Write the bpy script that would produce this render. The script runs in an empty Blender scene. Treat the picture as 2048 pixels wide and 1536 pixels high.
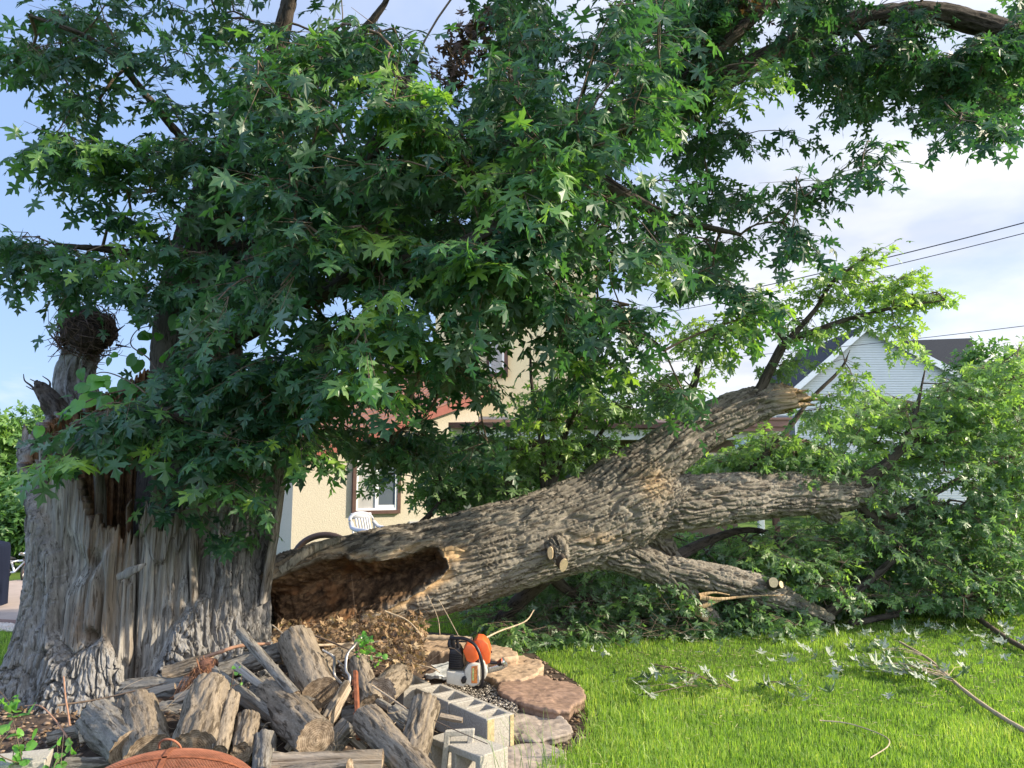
import bpy, bmesh, math, random
import numpy as np
from mathutils import Vector, Matrix
R_ = np.random.default_rng(7)
random.seed(7)
rad = math.radians
# ---------------------------------------------------------------- camera, world, sun, exposure
sc = bpy.context.scene
C = sc.collection
F = 1500.0; HOR = 960.0; CZ = 1.5
PITCH = math.atan((HOR-768)/F)
cam = bpy.data.objects.new('camera', bpy.data.cameras.new('camera')); C.objects.link(cam)
cam.location = (0, 0, CZ); cam.rotation_euler = (math.pi/2+PITCH, 0, 0)
cam.data.sensor_width = 36; cam.data.lens = F/2048*36; cam.data.clip_end = 3000; cam.data.clip_start = 0.05
sc.camera = cam
SUN = Vector((0.84, -0.04, 0.46)).normalized()
sun_el = math.asin(SUN.z); sun_az = math.atan2(SUN.x, SUN.y)      # azimuth clockwise from +Y
sl = bpy.data.lights.new('sun', 'SUN'); sl.energy = 5.0; sl.angle = rad(0.6); sl.color = (1.0, 0.87, 0.68)
so = bpy.data.objects.new('sun', sl); C.objects.link(so)
so.rotation_euler = SUN.to_track_quat('Z', 'Y').to_euler()
sc.view_settings.view_transform = 'Standard'; sc.view_settings.look = 'None'
sc.view_settings.exposure = 0.87; sc.view_settings.gamma = 1
w = bpy.data.worlds.new('World'); sc.world = w; w.use_nodes = True
nt = w.node_tree; nt.nodes.clear()
def wn(t, **k):
    n = nt.nodes.new(t)
    for a, b in k.items(): setattr(n, a, b)
    return n
sky = wn('ShaderNodeTexSky', sky_type='NISHITA', sun_disc=False, sun_elevation=sun_el, sun_rotation=sun_az, air_density=1.0, dust_density=0.6, ozone_density=2.0)
tc = wn('ShaderNodeTexCoord'); sep = wn('ShaderNodeSeparateXYZ')
nt.links.new(tc.outputs['Generated'], sep.inputs[0])
zz = wn('ShaderNodeMath', operation='ADD'); zz.inputs[1].default_value = 0.22; nt.links.new(sep.outputs[2], zz.inputs[0])
zm = wn('ShaderNodeMath', operation='MAXIMUM'); zm.inputs[1].default_value = 0.05; nt.links.new(zz.outputs[0], zm.inputs[0])
cb = wn('ShaderNodeCombineXYZ')
for i in (0, 1):
    d = wn('ShaderNodeMath', operation='DIVIDE'); nt.links.new(sep.outputs[i], d.inputs[0]); nt.links.new(zm.outputs[0], d.inputs[1]); nt.links.new(d.outputs[0], cb.inputs[i])
n1 = wn('ShaderNodeTexNoise'); n1.inputs['Scale'].default_value = 0.9; n1.inputs['Detail'].default_value = 7; n1.inputs['Roughness'].default_value = 0.52; n1.inputs['Distortion'].default_value = 0.35
mp = wn('ShaderNodeMapping'); mp.inputs['Location'].default_value = (3.4, 1.9, 0); nt.links.new(cb.outputs[0], mp.inputs[0]); nt.links.new(mp.outputs[0], n1.inputs['Vector'])
# more cloud towards the sun side (the cloud bank stands there)
ad = wn('ShaderNodeMath', operation='MULTIPLY_ADD'); ad.inputs[1].default_value = 0.27; nt.links.new(sep.outputs[0], ad.inputs[0]); nt.links.new(n1.outputs[0], ad.inputs[2])
rp = wn('ShaderNodeValToRGB'); rp.color_ramp.elements[0].position = 0.42; rp.color_ramp.elements[1].position = 0.66
nt.links.new(ad.outputs[0], rp.inputs[0])
n2 = wn('ShaderNodeTexNoise'); n2.inputs['Scale'].default_value = 1.6; n2.inputs['Detail'].default_value = 5; nt.links.new(mp.outputs[0], n2.inputs['Vector'])
cr = wn('ShaderNodeValToRGB'); cr.color_ramp.elements[0].position = 0.38; cr.color_ramp.elements[0].color = (3.1, 3.35, 4.0, 1); cr.color_ramp.elements[1].position = 0.62; cr.color_ramp.elements[1].color = (5.0, 4.95, 4.9, 1)
nt.links.new(n2.outputs[0], cr.inputs[0])
tint = wn('ShaderNodeMix', data_type='RGBA', blend_type='MIX'); tint.inputs[0].default_value = 0.75; tint.inputs[7].default_value = (1.7, 2.45, 4.1, 1)
nt.links.new(sky.outputs[0], tint.inputs[6])
mx = wn('ShaderNodeMix', data_type='RGBA'); nt.links.new(rp.outputs[0], mx.inputs[0]); nt.links.new(tint.outputs[2], mx.inputs[6]); nt.links.new(cr.outputs[0], mx.inputs[7])
# fill light added to the unseen sky overhead and behind the viewer, lifting shadows
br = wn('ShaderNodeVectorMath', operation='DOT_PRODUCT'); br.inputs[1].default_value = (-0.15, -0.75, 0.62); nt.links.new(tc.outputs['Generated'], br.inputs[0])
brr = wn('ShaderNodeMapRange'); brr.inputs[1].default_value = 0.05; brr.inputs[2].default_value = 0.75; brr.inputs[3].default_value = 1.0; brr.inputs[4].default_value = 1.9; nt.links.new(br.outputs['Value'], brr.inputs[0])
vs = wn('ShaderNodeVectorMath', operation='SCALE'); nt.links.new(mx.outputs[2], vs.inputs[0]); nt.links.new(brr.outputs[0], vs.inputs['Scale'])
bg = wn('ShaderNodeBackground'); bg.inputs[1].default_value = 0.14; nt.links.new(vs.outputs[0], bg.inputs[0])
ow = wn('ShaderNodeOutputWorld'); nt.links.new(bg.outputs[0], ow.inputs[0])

# ---------------------------------------------------------------- helpers
cp, sp = math.cos(PITCH), math.sin(PITCH)
def W(px, py, Y):
    """point at depth Y seen at photo coordinate px, py"""
    a = (px-1024)/F; b = (768-py)/F
    d = np.array([a, cp-b*sp, sp+b*cp])
    return np.array([0, 0, CZ]) + d*(Y/d[1])
def G(px, py, z=0.0):
    a = (px-1024)/F; b = (768-py)/F
    d = np.array([a, cp-b*sp, sp+b*cp])
    return np.array([0, 0, CZ]) + d*((z-CZ)/d[2])
def proj(P):
    P = np.atleast_2d(P); q = P-np.array([0, 0, CZ])
    fwd = q[:, 1]*cp+q[:, 2]*sp; up = -q[:, 1]*sp+q[:, 2]*cp
    return 1024+F*q[:, 0]/fwd, 768-F*up/fwd
def tag(o, label=None, cat=None, group=None, kind=None):
    if label: o['label'] = label
    if cat: o['category'] = cat
    if group: o['group'] = group
    if kind: o['kind'] = kind
    return o
def empty(name, loc=(0, 0, 0), label=None, cat=None, group=None, rot=0):
    o = bpy.data.objects.new(name, None); C.objects.link(o); o.location = tuple(loc); o.rotation_euler = (0, 0, rot); o.empty_display_size = .1
    return tag(o, label, cat, group)
def mesh_np(name, V, Fq, mat, parent=None, smooth=True, attrs=None, matidx=None):
    """V (n,3); Fq list of arrays (m,k)"""
    V = np.asarray(V, dtype=np.float32)
    if not isinstance(Fq, (list, tuple)): Fq = [Fq]
    me = bpy.data.meshes.new(name)
    me.vertices.add(len(V)); me.vertices.foreach_set('co', V.ravel())
    idx = np.concatenate([np.asarray(f, dtype=np.int32).ravel() for f in Fq]) if Fq else np.zeros(0, np.int32)
    tot = np.concatenate([np.full(len(f), np.asarray(f).shape[1], dtype=np.int32) for f in Fq])
    st = np.concatenate([[0], np.cumsum(tot)[:-1]]).astype(np.int32)
    me.loops.add(len(idx)); me.loops.foreach_set('vertex_index', idx)
    me.polygons.add(len(tot)); me.polygons.foreach_set('loop_start', st); me.polygons.foreach_set('loop_total', tot)
    me.polygons.foreach_set('use_smooth', np.full(len(tot), smooth))
    mats = mat if isinstance(mat, (list, tuple)) else [mat]
    for m in mats: me.materials.append(m)
    if matidx is not None: me.polygons.foreach_set('material_index', np.asarray(matidx, dtype=np.int32))
    for k, v in (attrs or {}).items():
        v = np.asarray(v, dtype=np.float32)
        if v.ndim == 1:
            a = me.attributes.new(k, 'FLOAT', 'POINT'); a.data.foreach_set('value', v)
        else:
            a = me.attributes.new(k, 'FLOAT_VECTOR', 'POINT'); a.data.foreach_set('vector', v.ravel())
    me.update(calc_edges=True)
    o = bpy.data.objects.new(name, me); C.objects.link(o)
    if parent: o.parent = parent; o.matrix_parent_inverse = Matrix.Translation(-Vector(parent.location)) if parent.rotation_euler.z == 0 else Matrix.Identity(4)
    return o
class MB:
    def __init__(s): s.v = []; s.f = []; s.n = 0
    def add(s, V, Fs):
        s.v.append(np.asarray(V, float)); s.f += [tuple(i+s.n for i in f) for f in Fs]; s.n += len(V)
    def box(s, a, b, M=None):
        x0, y0, z0 = a; x1, y1, z1 = b
        V = np.array([[x0,y0,z0],[x1,y0,z0],[x1,y1,z0],[x0,y1,z0],[x0,y0,z1],[x1,y0,z1],[x1,y1,z1],[x0,y1,z1]], float)
        if M is not None: V = M(V)
        s.add(V, [(0,3,2,1),(4,5,6,7),(0,1,5,4),(1,2,6,5),(2,3,7,6),(3,0,4,7)])
    def tube(s, pts, r, n=10, caps=True, squash=1.0):
        V, Fq = tube(pts, r, n, squash)
        fs = [tuple(q) for q in Fq]
        m = len(pts)
        if caps: fs += [tuple(range(n))[::-1], tuple(range((m-1)*n, m*n))]
        s.add(V, fs)
    def prism(s, poly, ax, ay, az, o, d):
        """poly 2D in ax/ay from origin o, thickness d along az"""
        ax, ay, az, o = map(np.asarray, (ax, ay, az, o)); n = len(poly)
        b = np.array([o+ax*p[0]+ay*p[1] for p in poly]); t = b+az*d
        s.add(np.vstack([b, t]), [tuple(range(n))[::-1], tuple(range(n, 2*n))]+[(i, (i+1) % n, n+(i+1) % n, n+i) for i in range(n)])
    def build(s, name, mat, parent=None, smooth=False, bevel=0, seg=2):
        me = bpy.data.meshes.new(name); me.from_pydata(np.vstack(s.v).tolist(), [], s.f); me.materials.append(mat)
        if bevel:
            bm = bmesh.new(); bm.from_mesh(me); bmesh.ops.remove_doubles(bm, verts=bm.verts, dist=1e-5)
            es = [e for e in bm.edges if len(e.link_faces) == 2 and e.calc_face_angle(0) > .5]
            bmesh.ops.bevel(bm, geom=es, offset=bevel, segments=seg, affect='EDGES', profile=.5)
            bm.to_mesh(me); bm.free()
        if smooth: me.polygons.foreach_set('use_smooth', np.ones(len(me.polygons), bool))
        me.update(); o = bpy.data.objects.new(name, me); C.objects.link(o)
        if parent: o.parent = parent; o.matrix_parent_inverse = Matrix.Translation(-Vector(parent.location)) if parent.rotation_euler.z == 0 else Matrix.Identity(4)
        return o
def frames(P):
    P = np.asarray(P, float); T = np.gradient(P, axis=0); T /= np.linalg.norm(T, axis=1)[:, None]+1e-9
    up = np.array([0, 0, 1.]) if abs(T[0][2]) < .9 else np.array([0, -1., 0])
    A = []; a = up-T[0]*np.dot(up, T[0]); a /= np.linalg.norm(a)
    for t in T:
        a = a-t*np.dot(a, t); a /= np.linalg.norm(a)+1e-9; A.append(a.copy())
    A = np.array(A); B = np.cross(T, A); return T, A, B
def tube(P, r, n=10, squash=1.0):
    P = np.asarray(P, float); r = np.broadcast_to(np.asarray(r, float), (len(P),))
    T, A, B = frames(P); th = np.arange(n)/n*2*np.pi
    V = P[:, None]+r[:, None, None]*(np.cos(th)[None, :, None]*A[:, None]+squash*np.sin(th)[None, :, None]*B[:, None])
    m = len(P); i = np.arange(m-1)[:, None]*n; j = np.arange(n)[None]; k = (j+1) % n
    Fq = np.stack([i+j, i+k, i+n+k, i+n+j], -1).reshape(-1, 4)[:, ::-1]
    return V.reshape(-1, 3), Fq
def spline(pts, n):
    """catmull-rom through rows of any dimension"""
    P = np.asarray(pts, float); P = np.vstack([2*P[0]-P[1], P, 2*P[-1]-P[-2]]); m = len(P)-3
    t = np.linspace(0, m, n); i = np.minimum(t.astype(int), m-1); u = (t-i)[:, None]
    a, b, c, d = P[i], P[i+1], P[i+2], P[i+3]
    return .5*((2*b)+(-a+c)*u+(2*a-5*b+4*c-d)*u*u+(-a+3*b-3*c+d)*u**3)
def _h(i, j, k, s):
    h = (i.astype(np.uint32)*np.uint32(374761393)) ^ (j.astype(np.uint32)*np.uint32(668265263)) ^ (k.astype(np.uint32)*np.uint32(2246822519)) ^ np.uint32(s*97531+13)
    h = (h ^ (h >> np.uint32(13)))*np.uint32(1274126177); h = h ^ (h >> np.uint32(16)); h = h*np.uint32(2654435761); h ^= h >> np.uint32(15)
    return h.astype(np.float64)/2147483648.0-1
def vn(p, s=0):
    p = np.asarray(p, float); f = np.floor(p); u = p-f; u = u*u*(3-2*u); I = f.astype(np.int64) & 0xffffffff
    i, j, k = I[:, 0], I[:, 1], I[:, 2]; o = 0
    with np.errstate(over='ignore'):
        for a in (0, 1):
            for b in (0, 1):
                for c in (0, 1):
                    wgt = (u[:, 0] if a else 1-u[:, 0])*(u[:, 1] if b else 1-u[:, 1])*(u[:, 2] if c else 1-u[:, 2])
                    o = o+wgt*_h((i+a) & 0xffffffff, (j+b) & 0xffffffff, (k+c) & 0xffffffff, s)
    return o
def fbm(p, o=4, s=0):
    r = 0; a = 1; p = np.asarray(p, float)
    for i in range(o): r = r+a*vn(p, s+i); p = p*2.03+7.1; a *= .5
    return r/1.9
def sst(a, b, x): t = np.clip((x-a)/(b-a), 0, 1); return t*t*(3-2*t)
def bark_disp(q, f=1.0, s=0, el=1.0):
    """q: (across, across, along) metres -> plate height 0..1 with furrows"""
    q = np.asarray(q, float)
    wv = np.stack([fbm(q*[6, 6, 2.2], 2, s+50), fbm(q*[6, 6, 2.2], 2, s+60), np.zeros(len(q))], 1)*.022
    q = q+wv
    a = np.abs(vn(q*np.array([19, 19, 2.0*el])*f, s)); b = np.abs(vn(q*np.array([40, 40, 4.6*el])*f, s+9)); c = np.abs(vn(q*np.array([22, 22, 16*el])*f, s+17))
    pl = sst(0, .15, a)*(.45+.55*sst(0, .24, b))*(.78+.22*sst(0, .14, c))
    return pl+.20*fbm(q*np.array([75, 75, 18]), 3, s+23)+.12*fbm(q*np.array([30, 30, 5]), 2, s+27)

# ---------------------------------------------------------------- materials
def M(name, base=(.5, .5, .5), rough=.8, spec=.3, metal=0):
    m = bpy.data.materials.new(name); m.use_nodes = True; t = m.node_tree; b = t.nodes['Principled BSDF']
    b.inputs['Base Color'].default_value = (*base, 1); b.inputs['Roughness'].default_value = rough; b.inputs['Metallic'].default_value = metal
    b.inputs['Specular IOR Level'].default_value = spec
    return m, t, b
def ND(t, typ, **k):
    n = t.nodes.new(typ)
    for a, v in k.items():
        if a.startswith('i_'): n.inputs[a[2:].replace('_', ' ')].default_value = v
        else: setattr(n, a, v)
    return n
def ramp(t, src, stops):
    r = t.nodes.new('ShaderNodeValToRGB'); e = r.color_ramp.elements
    while len(e) < len(stops): e.new(.5)
    for x, (p, c) in zip(e, stops): x.position = p; x.color = (*c, 1) if len(c) == 3 else c
    t.links.new(src, r.inputs[0]); return r.outputs[0]
def mixc(t, f, a, b, blend='MIX'):
    n = t.nodes.new('ShaderNodeMix'); n.data_type = 'RGBA'; n.blend_type = blend
    for s, v in ((0, f), (6, a), (7, b)):
        if hasattr(v, 'links') or hasattr(v, 'is_linked'): t.links.new(v, n.inputs[s])
        elif s == 0: n.inputs[0].default_value = v
        else: n.inputs[s].default_value = (*v, 1)
    return n.outputs[2]
def noise(t, scale, detail=5, rough=.55, vec=None, stretch=None, dist=0, attr=None):
    n = t.nodes.new('ShaderNodeTexNoise'); n.inputs['Scale'].default_value = scale; n.inputs['Detail'].default_value = detail; n.inputs['Roughness'].default_value = rough; n.inputs['Distortion'].default_value = dist
    if vec is None:
        if attr: a = t.nodes.new('ShaderNodeAttribute'); a.attribute_name = attr; vec = a.outputs['Vector']
        else: vec = t.nodes.new('ShaderNodeTexCoord').outputs['Object']
    if stretch is not None:
        m = t.nodes.new('ShaderNodeMapping'); m.inputs['Scale'].default_value = stretch; t.links.new(vec, m.inputs[0]); vec = m.outputs[0]
    t.links.new(vec, n.inputs['Vector']); return n.outputs[0]
def bump(t, b, h, dist=.01, strength=.6):
    n = t.nodes.new('ShaderNodeBump'); n.inputs['Distance'].default_value = dist; n.inputs['Strength'].default_value = strength
    t.links.new(h, n.inputs['Height']); t.links.new(n.outputs[0], b.inputs['Normal'])
def attr(t, name):
    a = t.nodes.new('ShaderNodeAttribute'); a.attribute_name = name; return a.outputs['Fac']
def simple(name, base, rough=.7, scale=30, var=.15, bumpd=.002, metal=0, spec=.3, stretch=None):
    m, t, b = M(name, base, rough, spec, metal)
    n = noise(t, scale, 5, .6, stretch=stretch); lo = tuple(c*(1-var) for c in base); hi = tuple(min(1, c*(1+var)) for c in base)
    t.links.new(ramp(t, n, [(.3, lo), (.7, hi)]), b.inputs['Base Color'])
    if bumpd: bump(t, b, n, bumpd)
    return m
def bark_mat(name, dark, mid, pale, wood=None, rot=None):
    m, t, b = M(name, mid, .9, .15)
    n1 = noise(t, 1, 5, .6, attr='bc', stretch=(26, 26, 5)); n2 = noise(t, 1, 3, .5, attr='bc', stretch=(3.2, 3.2, 1.4)); n3 = noise(t, 1, 5, .7, attr='bc', stretch=(120, 120, 40))
    col = ramp(t, n1, [(.28, dark), (.5, mid), (.74, pale)])
    col = mixc(t, ramp(t, n2, [(.42, (0, 0, 0)), (.62, (.6, .6, .6))]), col, pale)
    col = mixc(t, .35, col, ramp(t, n3, [(.3, tuple(c*.45 for c in mid)), (.7, tuple(min(1, c*1.35) for c in pale))]))
    fz_ = ramp(t, noise(t, 1, 4, .6, attr='bc', stretch=(44, 44, 8), dist=.4), [(.40, (.28, .26, .24)), (.47, (1, 1, 1))]); col = mixc(t, .8, col, fz_, 'MULTIPLY')
    if wood:
        w1 = noise(t, 1, 6, .6, attr='bc', stretch=(30, 30, 1.3)); w2 = noise(t, 1, 4, .6, attr='bc', stretch=(5, 5, 1.4))
        wc = ramp(t, w1, [(.25, wood[0]), (.5, wood[1]), (.75, wood[2])])
        wc = mixc(t, ramp(t, w2, [(.5, (0, 0, 0)), (.68, (.75, .75, .75))]), wc, wood[3])
        wf = ramp(t, noise(t, 1, 5, .65, attr='bc', stretch=(62, 62, 1.7)), [(.39, (.22, .19, .17)), (.46, (1, 1, 1))]); wc = mixc(t, .85, wc, wf, 'MULTIPLY')
        col = mixc(t, attr(t, 'wood'), col, wc)
    if rot:
        r1 = noise(t, 1, 6, .7, attr='bc', stretch=(26, 26, 14)); r2 = noise(t, 1, 4, .6, attr='bc', stretch=(6, 6, 4))
        rc = ramp(t, r1, [(.3, rot[0]), (.5, rot[1]), (.72, rot[2])])
        rc = mixc(t, ramp(t, r2, [(.5, (0, 0, 0)), (.66, (.7, .7, .7))]), rc, rot[3])
        col = mixc(t, attr(t, 'rot'), col, rc)
    t.links.new(col, b.inputs['Base Color'])
    mm = t.nodes.new('ShaderNodeMath'); mm.operation = 'ADD'; t.links.new(n1, mm.inputs[0]); t.links.new(n3, mm.inputs[1])
    bump(t, b, mm.outputs[0], .007, .8)
    return m
WOOD = [(.072, .067, .061), (.215, .203, .186), (.41, .395, .365), (.24, .185, .13)]
ROT = [(.028, .018, .012), (.115, .068, .038), (.30, .185, .095), (.27, .125, .05)]
m_stump = bark_mat('stump bark and weathered wood', (.045, .042, .04), (.145, .138, .132), (.33, .325, .32), WOOD, ROT)
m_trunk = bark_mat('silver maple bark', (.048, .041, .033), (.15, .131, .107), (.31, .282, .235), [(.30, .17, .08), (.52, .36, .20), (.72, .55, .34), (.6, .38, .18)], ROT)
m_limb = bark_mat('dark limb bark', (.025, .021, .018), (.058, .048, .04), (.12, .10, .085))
m_log = bark_mat('firewood bark', (.042, .032, .024), (.14, .112, .083), (.32, .265, .20), [(.22, .17, .12), (.40, .33, .25), (.58, .5, .4), (.4, .28, .17)], ROT)
m_loggrey = bark_mat('grey weathered log bark', (.04, .035, .03), (.12, .108, .094), (.29, .27, .235), [(.22, .2, .17), (.36, .33, .29), (.5, .47, .41), (.3, .24, .18)], ROT)
m_twig = simple('brown twig', (.13, .095, .07), .85, 40, .3)
m_paletwig = simple('pale dry twig', (.42, .33, .23), .8, 40, .25)
m_redtwig = simple('reddish stick', (.34, .19, .12), .8, 40, .25)
def end_mat():
    m, t, b = M('cut end grain', (.3, .22, .15), .9, .15)
    a = t.nodes.new('ShaderNodeAttribute'); a.attribute_name = 'bc'
    mp = t.nodes.new('ShaderNodeMapping'); mp.inputs['Scale'].default_value = (1, 1, 0); t.links.new(a.outputs['Vector'], mp.inputs[0])
    ln = t.nodes.new('ShaderNodeVectorMath'); ln.operation = 'LENGTH'; t.links.new(mp.outputs[0], ln.inputs[0])
    nz = noise(t, 14, 3, .5, vec=a.outputs['Vector'])
    s = ND(t, 'ShaderNodeMath', operation='MULTIPLY_ADD'); t.links.new(nz, s.inputs[0]); s.inputs[1].default_value = .018; t.links.new(ln.outputs['Value'], s.inputs[2])
    k = ND(t, 'ShaderNodeMath', operation='MULTIPLY'); t.links.new(s.outputs[0], k.inputs[0]); k.inputs[1].default_value = 620
    si = ND(t, 'ShaderNodeMath', operation='SINE'); t.links.new(k.outputs[0], si.inputs[0])
    n2 = noise(t, 30, 6, .7, vec=a.outputs['Vector'])
    mg = ND(t, 'ShaderNodeMath', operation='MULTIPLY_ADD'); t.links.new(si.outputs[0], mg.inputs[0]); mg.inputs[1].default_value = .05; t.links.new(n2, mg.inputs[2])
    t.links.new(ramp(t, mg.outputs[0], [(.3, (.07, .05, .035)), (.5, (.22, .165, .115)), (.72, (.42, .34, .25))]), b.inputs['Base Color'])
    bump(t, b, mg.outputs[0], .004, .8); return m
m_end = end_mat()
m_freshcut = simple('fresh sawn wood', (.80, .60, .36), .8, 60, .15)
def leaf_mat(name, cols, under, trans=.32, rough=.42):
    m = bpy.data.materials.new(name); m.use_nodes = True; t = m.node_tree; t.nodes.clear()
    tv = attr(t, 'tint'); top = ramp(t, tv, [(i/(len(cols)-1), c) for i, c in enumerate(cols)])
    gm = t.nodes.new('ShaderNodeNewGeometry')
    vn_ = noise(t, 55, 3, .6); top2 = mixc(t, ramp(t, vn_, [(.35, (0, 0, 0)), (.75, (.22, .22, .22))]), top, tuple(c*1.5 for c in cols[len(cols)//2]))
    und = mixc(t, .65, top2, under); col = mixc(t, gm.outputs['Backfacing'], top2, und)
    p = t.nodes.new('ShaderNodeBsdfPrincipled'); p.inputs['Roughness'].default_value = rough; p.inputs['Specular IOR Level'].default_value = .45
    t.links.new(col, p.inputs['Base Color'])
    tr = t.nodes.new('ShaderNodeBsdfTranslucent'); tcol = mixc(t, 1.0, top, (1.9, 2.1, .8), 'MULTIPLY'); t.links.new(tcol, tr.inputs[0])
    ms = t.nodes.new('ShaderNodeMixShader'); ms.inputs[0].default_value = trans; t.links.new(p.outputs[0], ms.inputs[1]); t.links.new(tr.outputs[0], ms.inputs[2])
    o = t.nodes.new('ShaderNodeOutputMaterial'); t.links.new(ms.outputs[0], o.inputs[0]); return m
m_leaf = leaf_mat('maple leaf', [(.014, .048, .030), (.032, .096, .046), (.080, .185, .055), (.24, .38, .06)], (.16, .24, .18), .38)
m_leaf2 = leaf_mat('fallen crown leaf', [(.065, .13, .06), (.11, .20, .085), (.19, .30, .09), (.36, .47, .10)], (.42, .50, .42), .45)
m_wilt = leaf_mat('torn leaf with silver underside', [(.05, .10, .05), (.09, .15, .07), (.13, .2, .09), (.2, .28, .1)], (.50, .53, .45), .2, .6)
m_vine = leaf_mat('grape vine leaf', [(.04, .13, .04), (.07, .2, .045), (.12, .3, .05), (.2, .4, .07)], (.2, .3, .14), .42)
m_brownleaf = leaf_mat('dry brown leaf', [(.06, .032, .018), (.14, .08, .04), (.26, .165, .085), (.46, .34, .2)], (.3, .21, .13), .15, .75)
m_darkdead = leaf_mat('withered hanging leaf', [(.05, .03, .028), (.085, .05, .04), (.12, .07, .05), (.15, .09, .06)], (.12, .09, .07), .15, .75)
m_far = leaf_mat('background foliage', [(.03, .08, .025), (.06, .14, .04), (.10, .2, .05), (.2, .32, .08)], (.12, .2, .1), .3)
m_grass = leaf_mat('grass blade', [(.085, .165, .033), (.16, .26, .05), (.25, .36, .08), (.46, .47, .20)], (.2, .32, .06), .42, .5)

# ---------------------------------------------------------------- leaves
def half(l): return [(0, 0)]+l+[(0, 1.0)]+[(-x, y) for x, y in l[::-1]]
OUT_HI = half([(.12, -.04), (.37, -.10), (.25, .06), (.12, .17), (.30, .22), (.43, .24), (.62, .44), (.42, .41), (.35, .50), (.22, .41), (.06, .38), (.11, .55), (.26, .68), (.12, .72)])
OUT_LO = half([(.40, -.04), (.18, .19), (.60, .42), (.09, .42), (.22, .66)])
OUT_ROUND = half([(.28, -.12), (.48, .05), (.54, .3), (.5, .42), (.44, .62), (.2, .86)])
def leaf_arrays(P, D, N, S, tintv, outline, curl=.5, petiole=True):
    P = np.asarray(P, float); n = len(P)
    D = D/(np.linalg.norm(D, axis=1)[:, None]+1e-9); N = N-D*(N*D).sum(1)[:, None]; N /= np.linalg.norm(N, axis=1)[:, None]+1e-9; X = np.cross(D, N)
    o = np.array([(0, .30)]+outline); k = len(outline)
    x = o[:, 0][None]*R_.uniform(.8, 1.12, n)[:, None]; y = np.broadcast_to(o[:, 1][None], x.shape)
    cu = R_.normal(curl, .35, n)[:, None]; cx = R_.normal(.35, .5, n)[:, None]; tw = R_.normal(0, .35, n)[:, None]
    zz = -cu*(y**2)*.55-cx*x**2+tw*x*y
    V = P[:, None]+S[:, None, None]*(X[:, None]*x[..., None]+D[:, None]*(y*(1-.12*cu*cu*y))[..., None]+N[:, None]*zz[..., None])
    m = k+1; ar = np.arange(k); tri = np.stack([np.zeros(k, int), 1+ar, 1+(ar+1) % k], 1)
    Fq = (tri[None]+np.arange(n)[:, None, None]*m).reshape(-1, 3)
    V = V.reshape(-1, 3); T = np.repeat(tintv, m)
    if petiole:
        b = P-D*(S*.55)[:, None]+N*(S*.1)[:, None]; wd = X*(S*.018)[:, None]; pv = np.stack([P+wd, P-wd, b], 1).reshape(-1, 3)
        pf = len(V)+np.arange(n*3).reshape(-1, 3); V = np.vstack([V, pv]); Fq = np.vstack([Fq, pf]); T = np.concatenate([T, np.repeat(np.clip(tintv+.4, 0, 1), 3)])
    return V, Fq, T
def leaf_obj(name, P, D, N, S, T, mat, parent=None, outline=OUT_HI, curl=.5, petiole=True):
    V, Fq, tv = leaf_arrays(P, D, N, S, T, outline, curl, petiole)
    return mesh_np(name, V, [Fq], mat, parent, False, {'tint': tv})
def frusta(P0, P1, r0, r1, n=5):
    T = P1-P0; T /= np.linalg.norm(T, axis=1)[:, None]+1e-9
    up = np.where(np.abs(T[:, 2:3]) < .9, [[0, 0, 1.]], [[1., 0, 0]]); A = np.cross(T, up); A /= np.linalg.norm(A, axis=1)[:, None]; B = np.cross(T, A)
    th = np.arange(n)/n*2*np.pi; ring = np.cos(th)[None, :, None]*A[:, None]+np.sin(th)[None, :, None]*B[:, None]
    V = np.concatenate([P0[:, None]+r0[:, None, None]*ring, P1[:, None]+r1[:, None, None]*ring], 1); m = len(P0)
    j = np.arange(n); k = (j+1) % n; q = np.stack([j, k, n+k, n+j], 1)
    return V.reshape(-1, 3), (q[None]+np.arange(m)[:, None, None]*2*n).reshape(-1, 4)
def inpoly(px, py, poly):
    poly = np.asarray(poly, float); c = np.zeros(len(px), bool); j = len(poly)-1
    for i in range(len(poly)):
        xi, yi = poly[i]; xj, yj = poly[j]
        if yi != yj: c ^= ((yi > py) != (yj > py)) & (px < (xj-xi)*(py-yi)/(yj-yi)+xi)
        j = i
    return c
def sdpoly(px, py, poly):
    poly = np.asarray(poly, float); d = np.full(len(px), 1e9)
    for i in range(len(poly)):
        a = poly[i]; b = poly[(i+1) % len(poly)]; ab = b-a; t = np.clip(((px-a[0])*ab[0]+(py-a[1])*ab[1])/(ab@ab+1e-9), 0, 1)
        d = np.minimum(d, np.hypot(px-a[0]-t*ab[0], py-a[1]-t*ab[1]))
    return np.where(inpoly(px, py, poly), d, -d)
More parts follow.
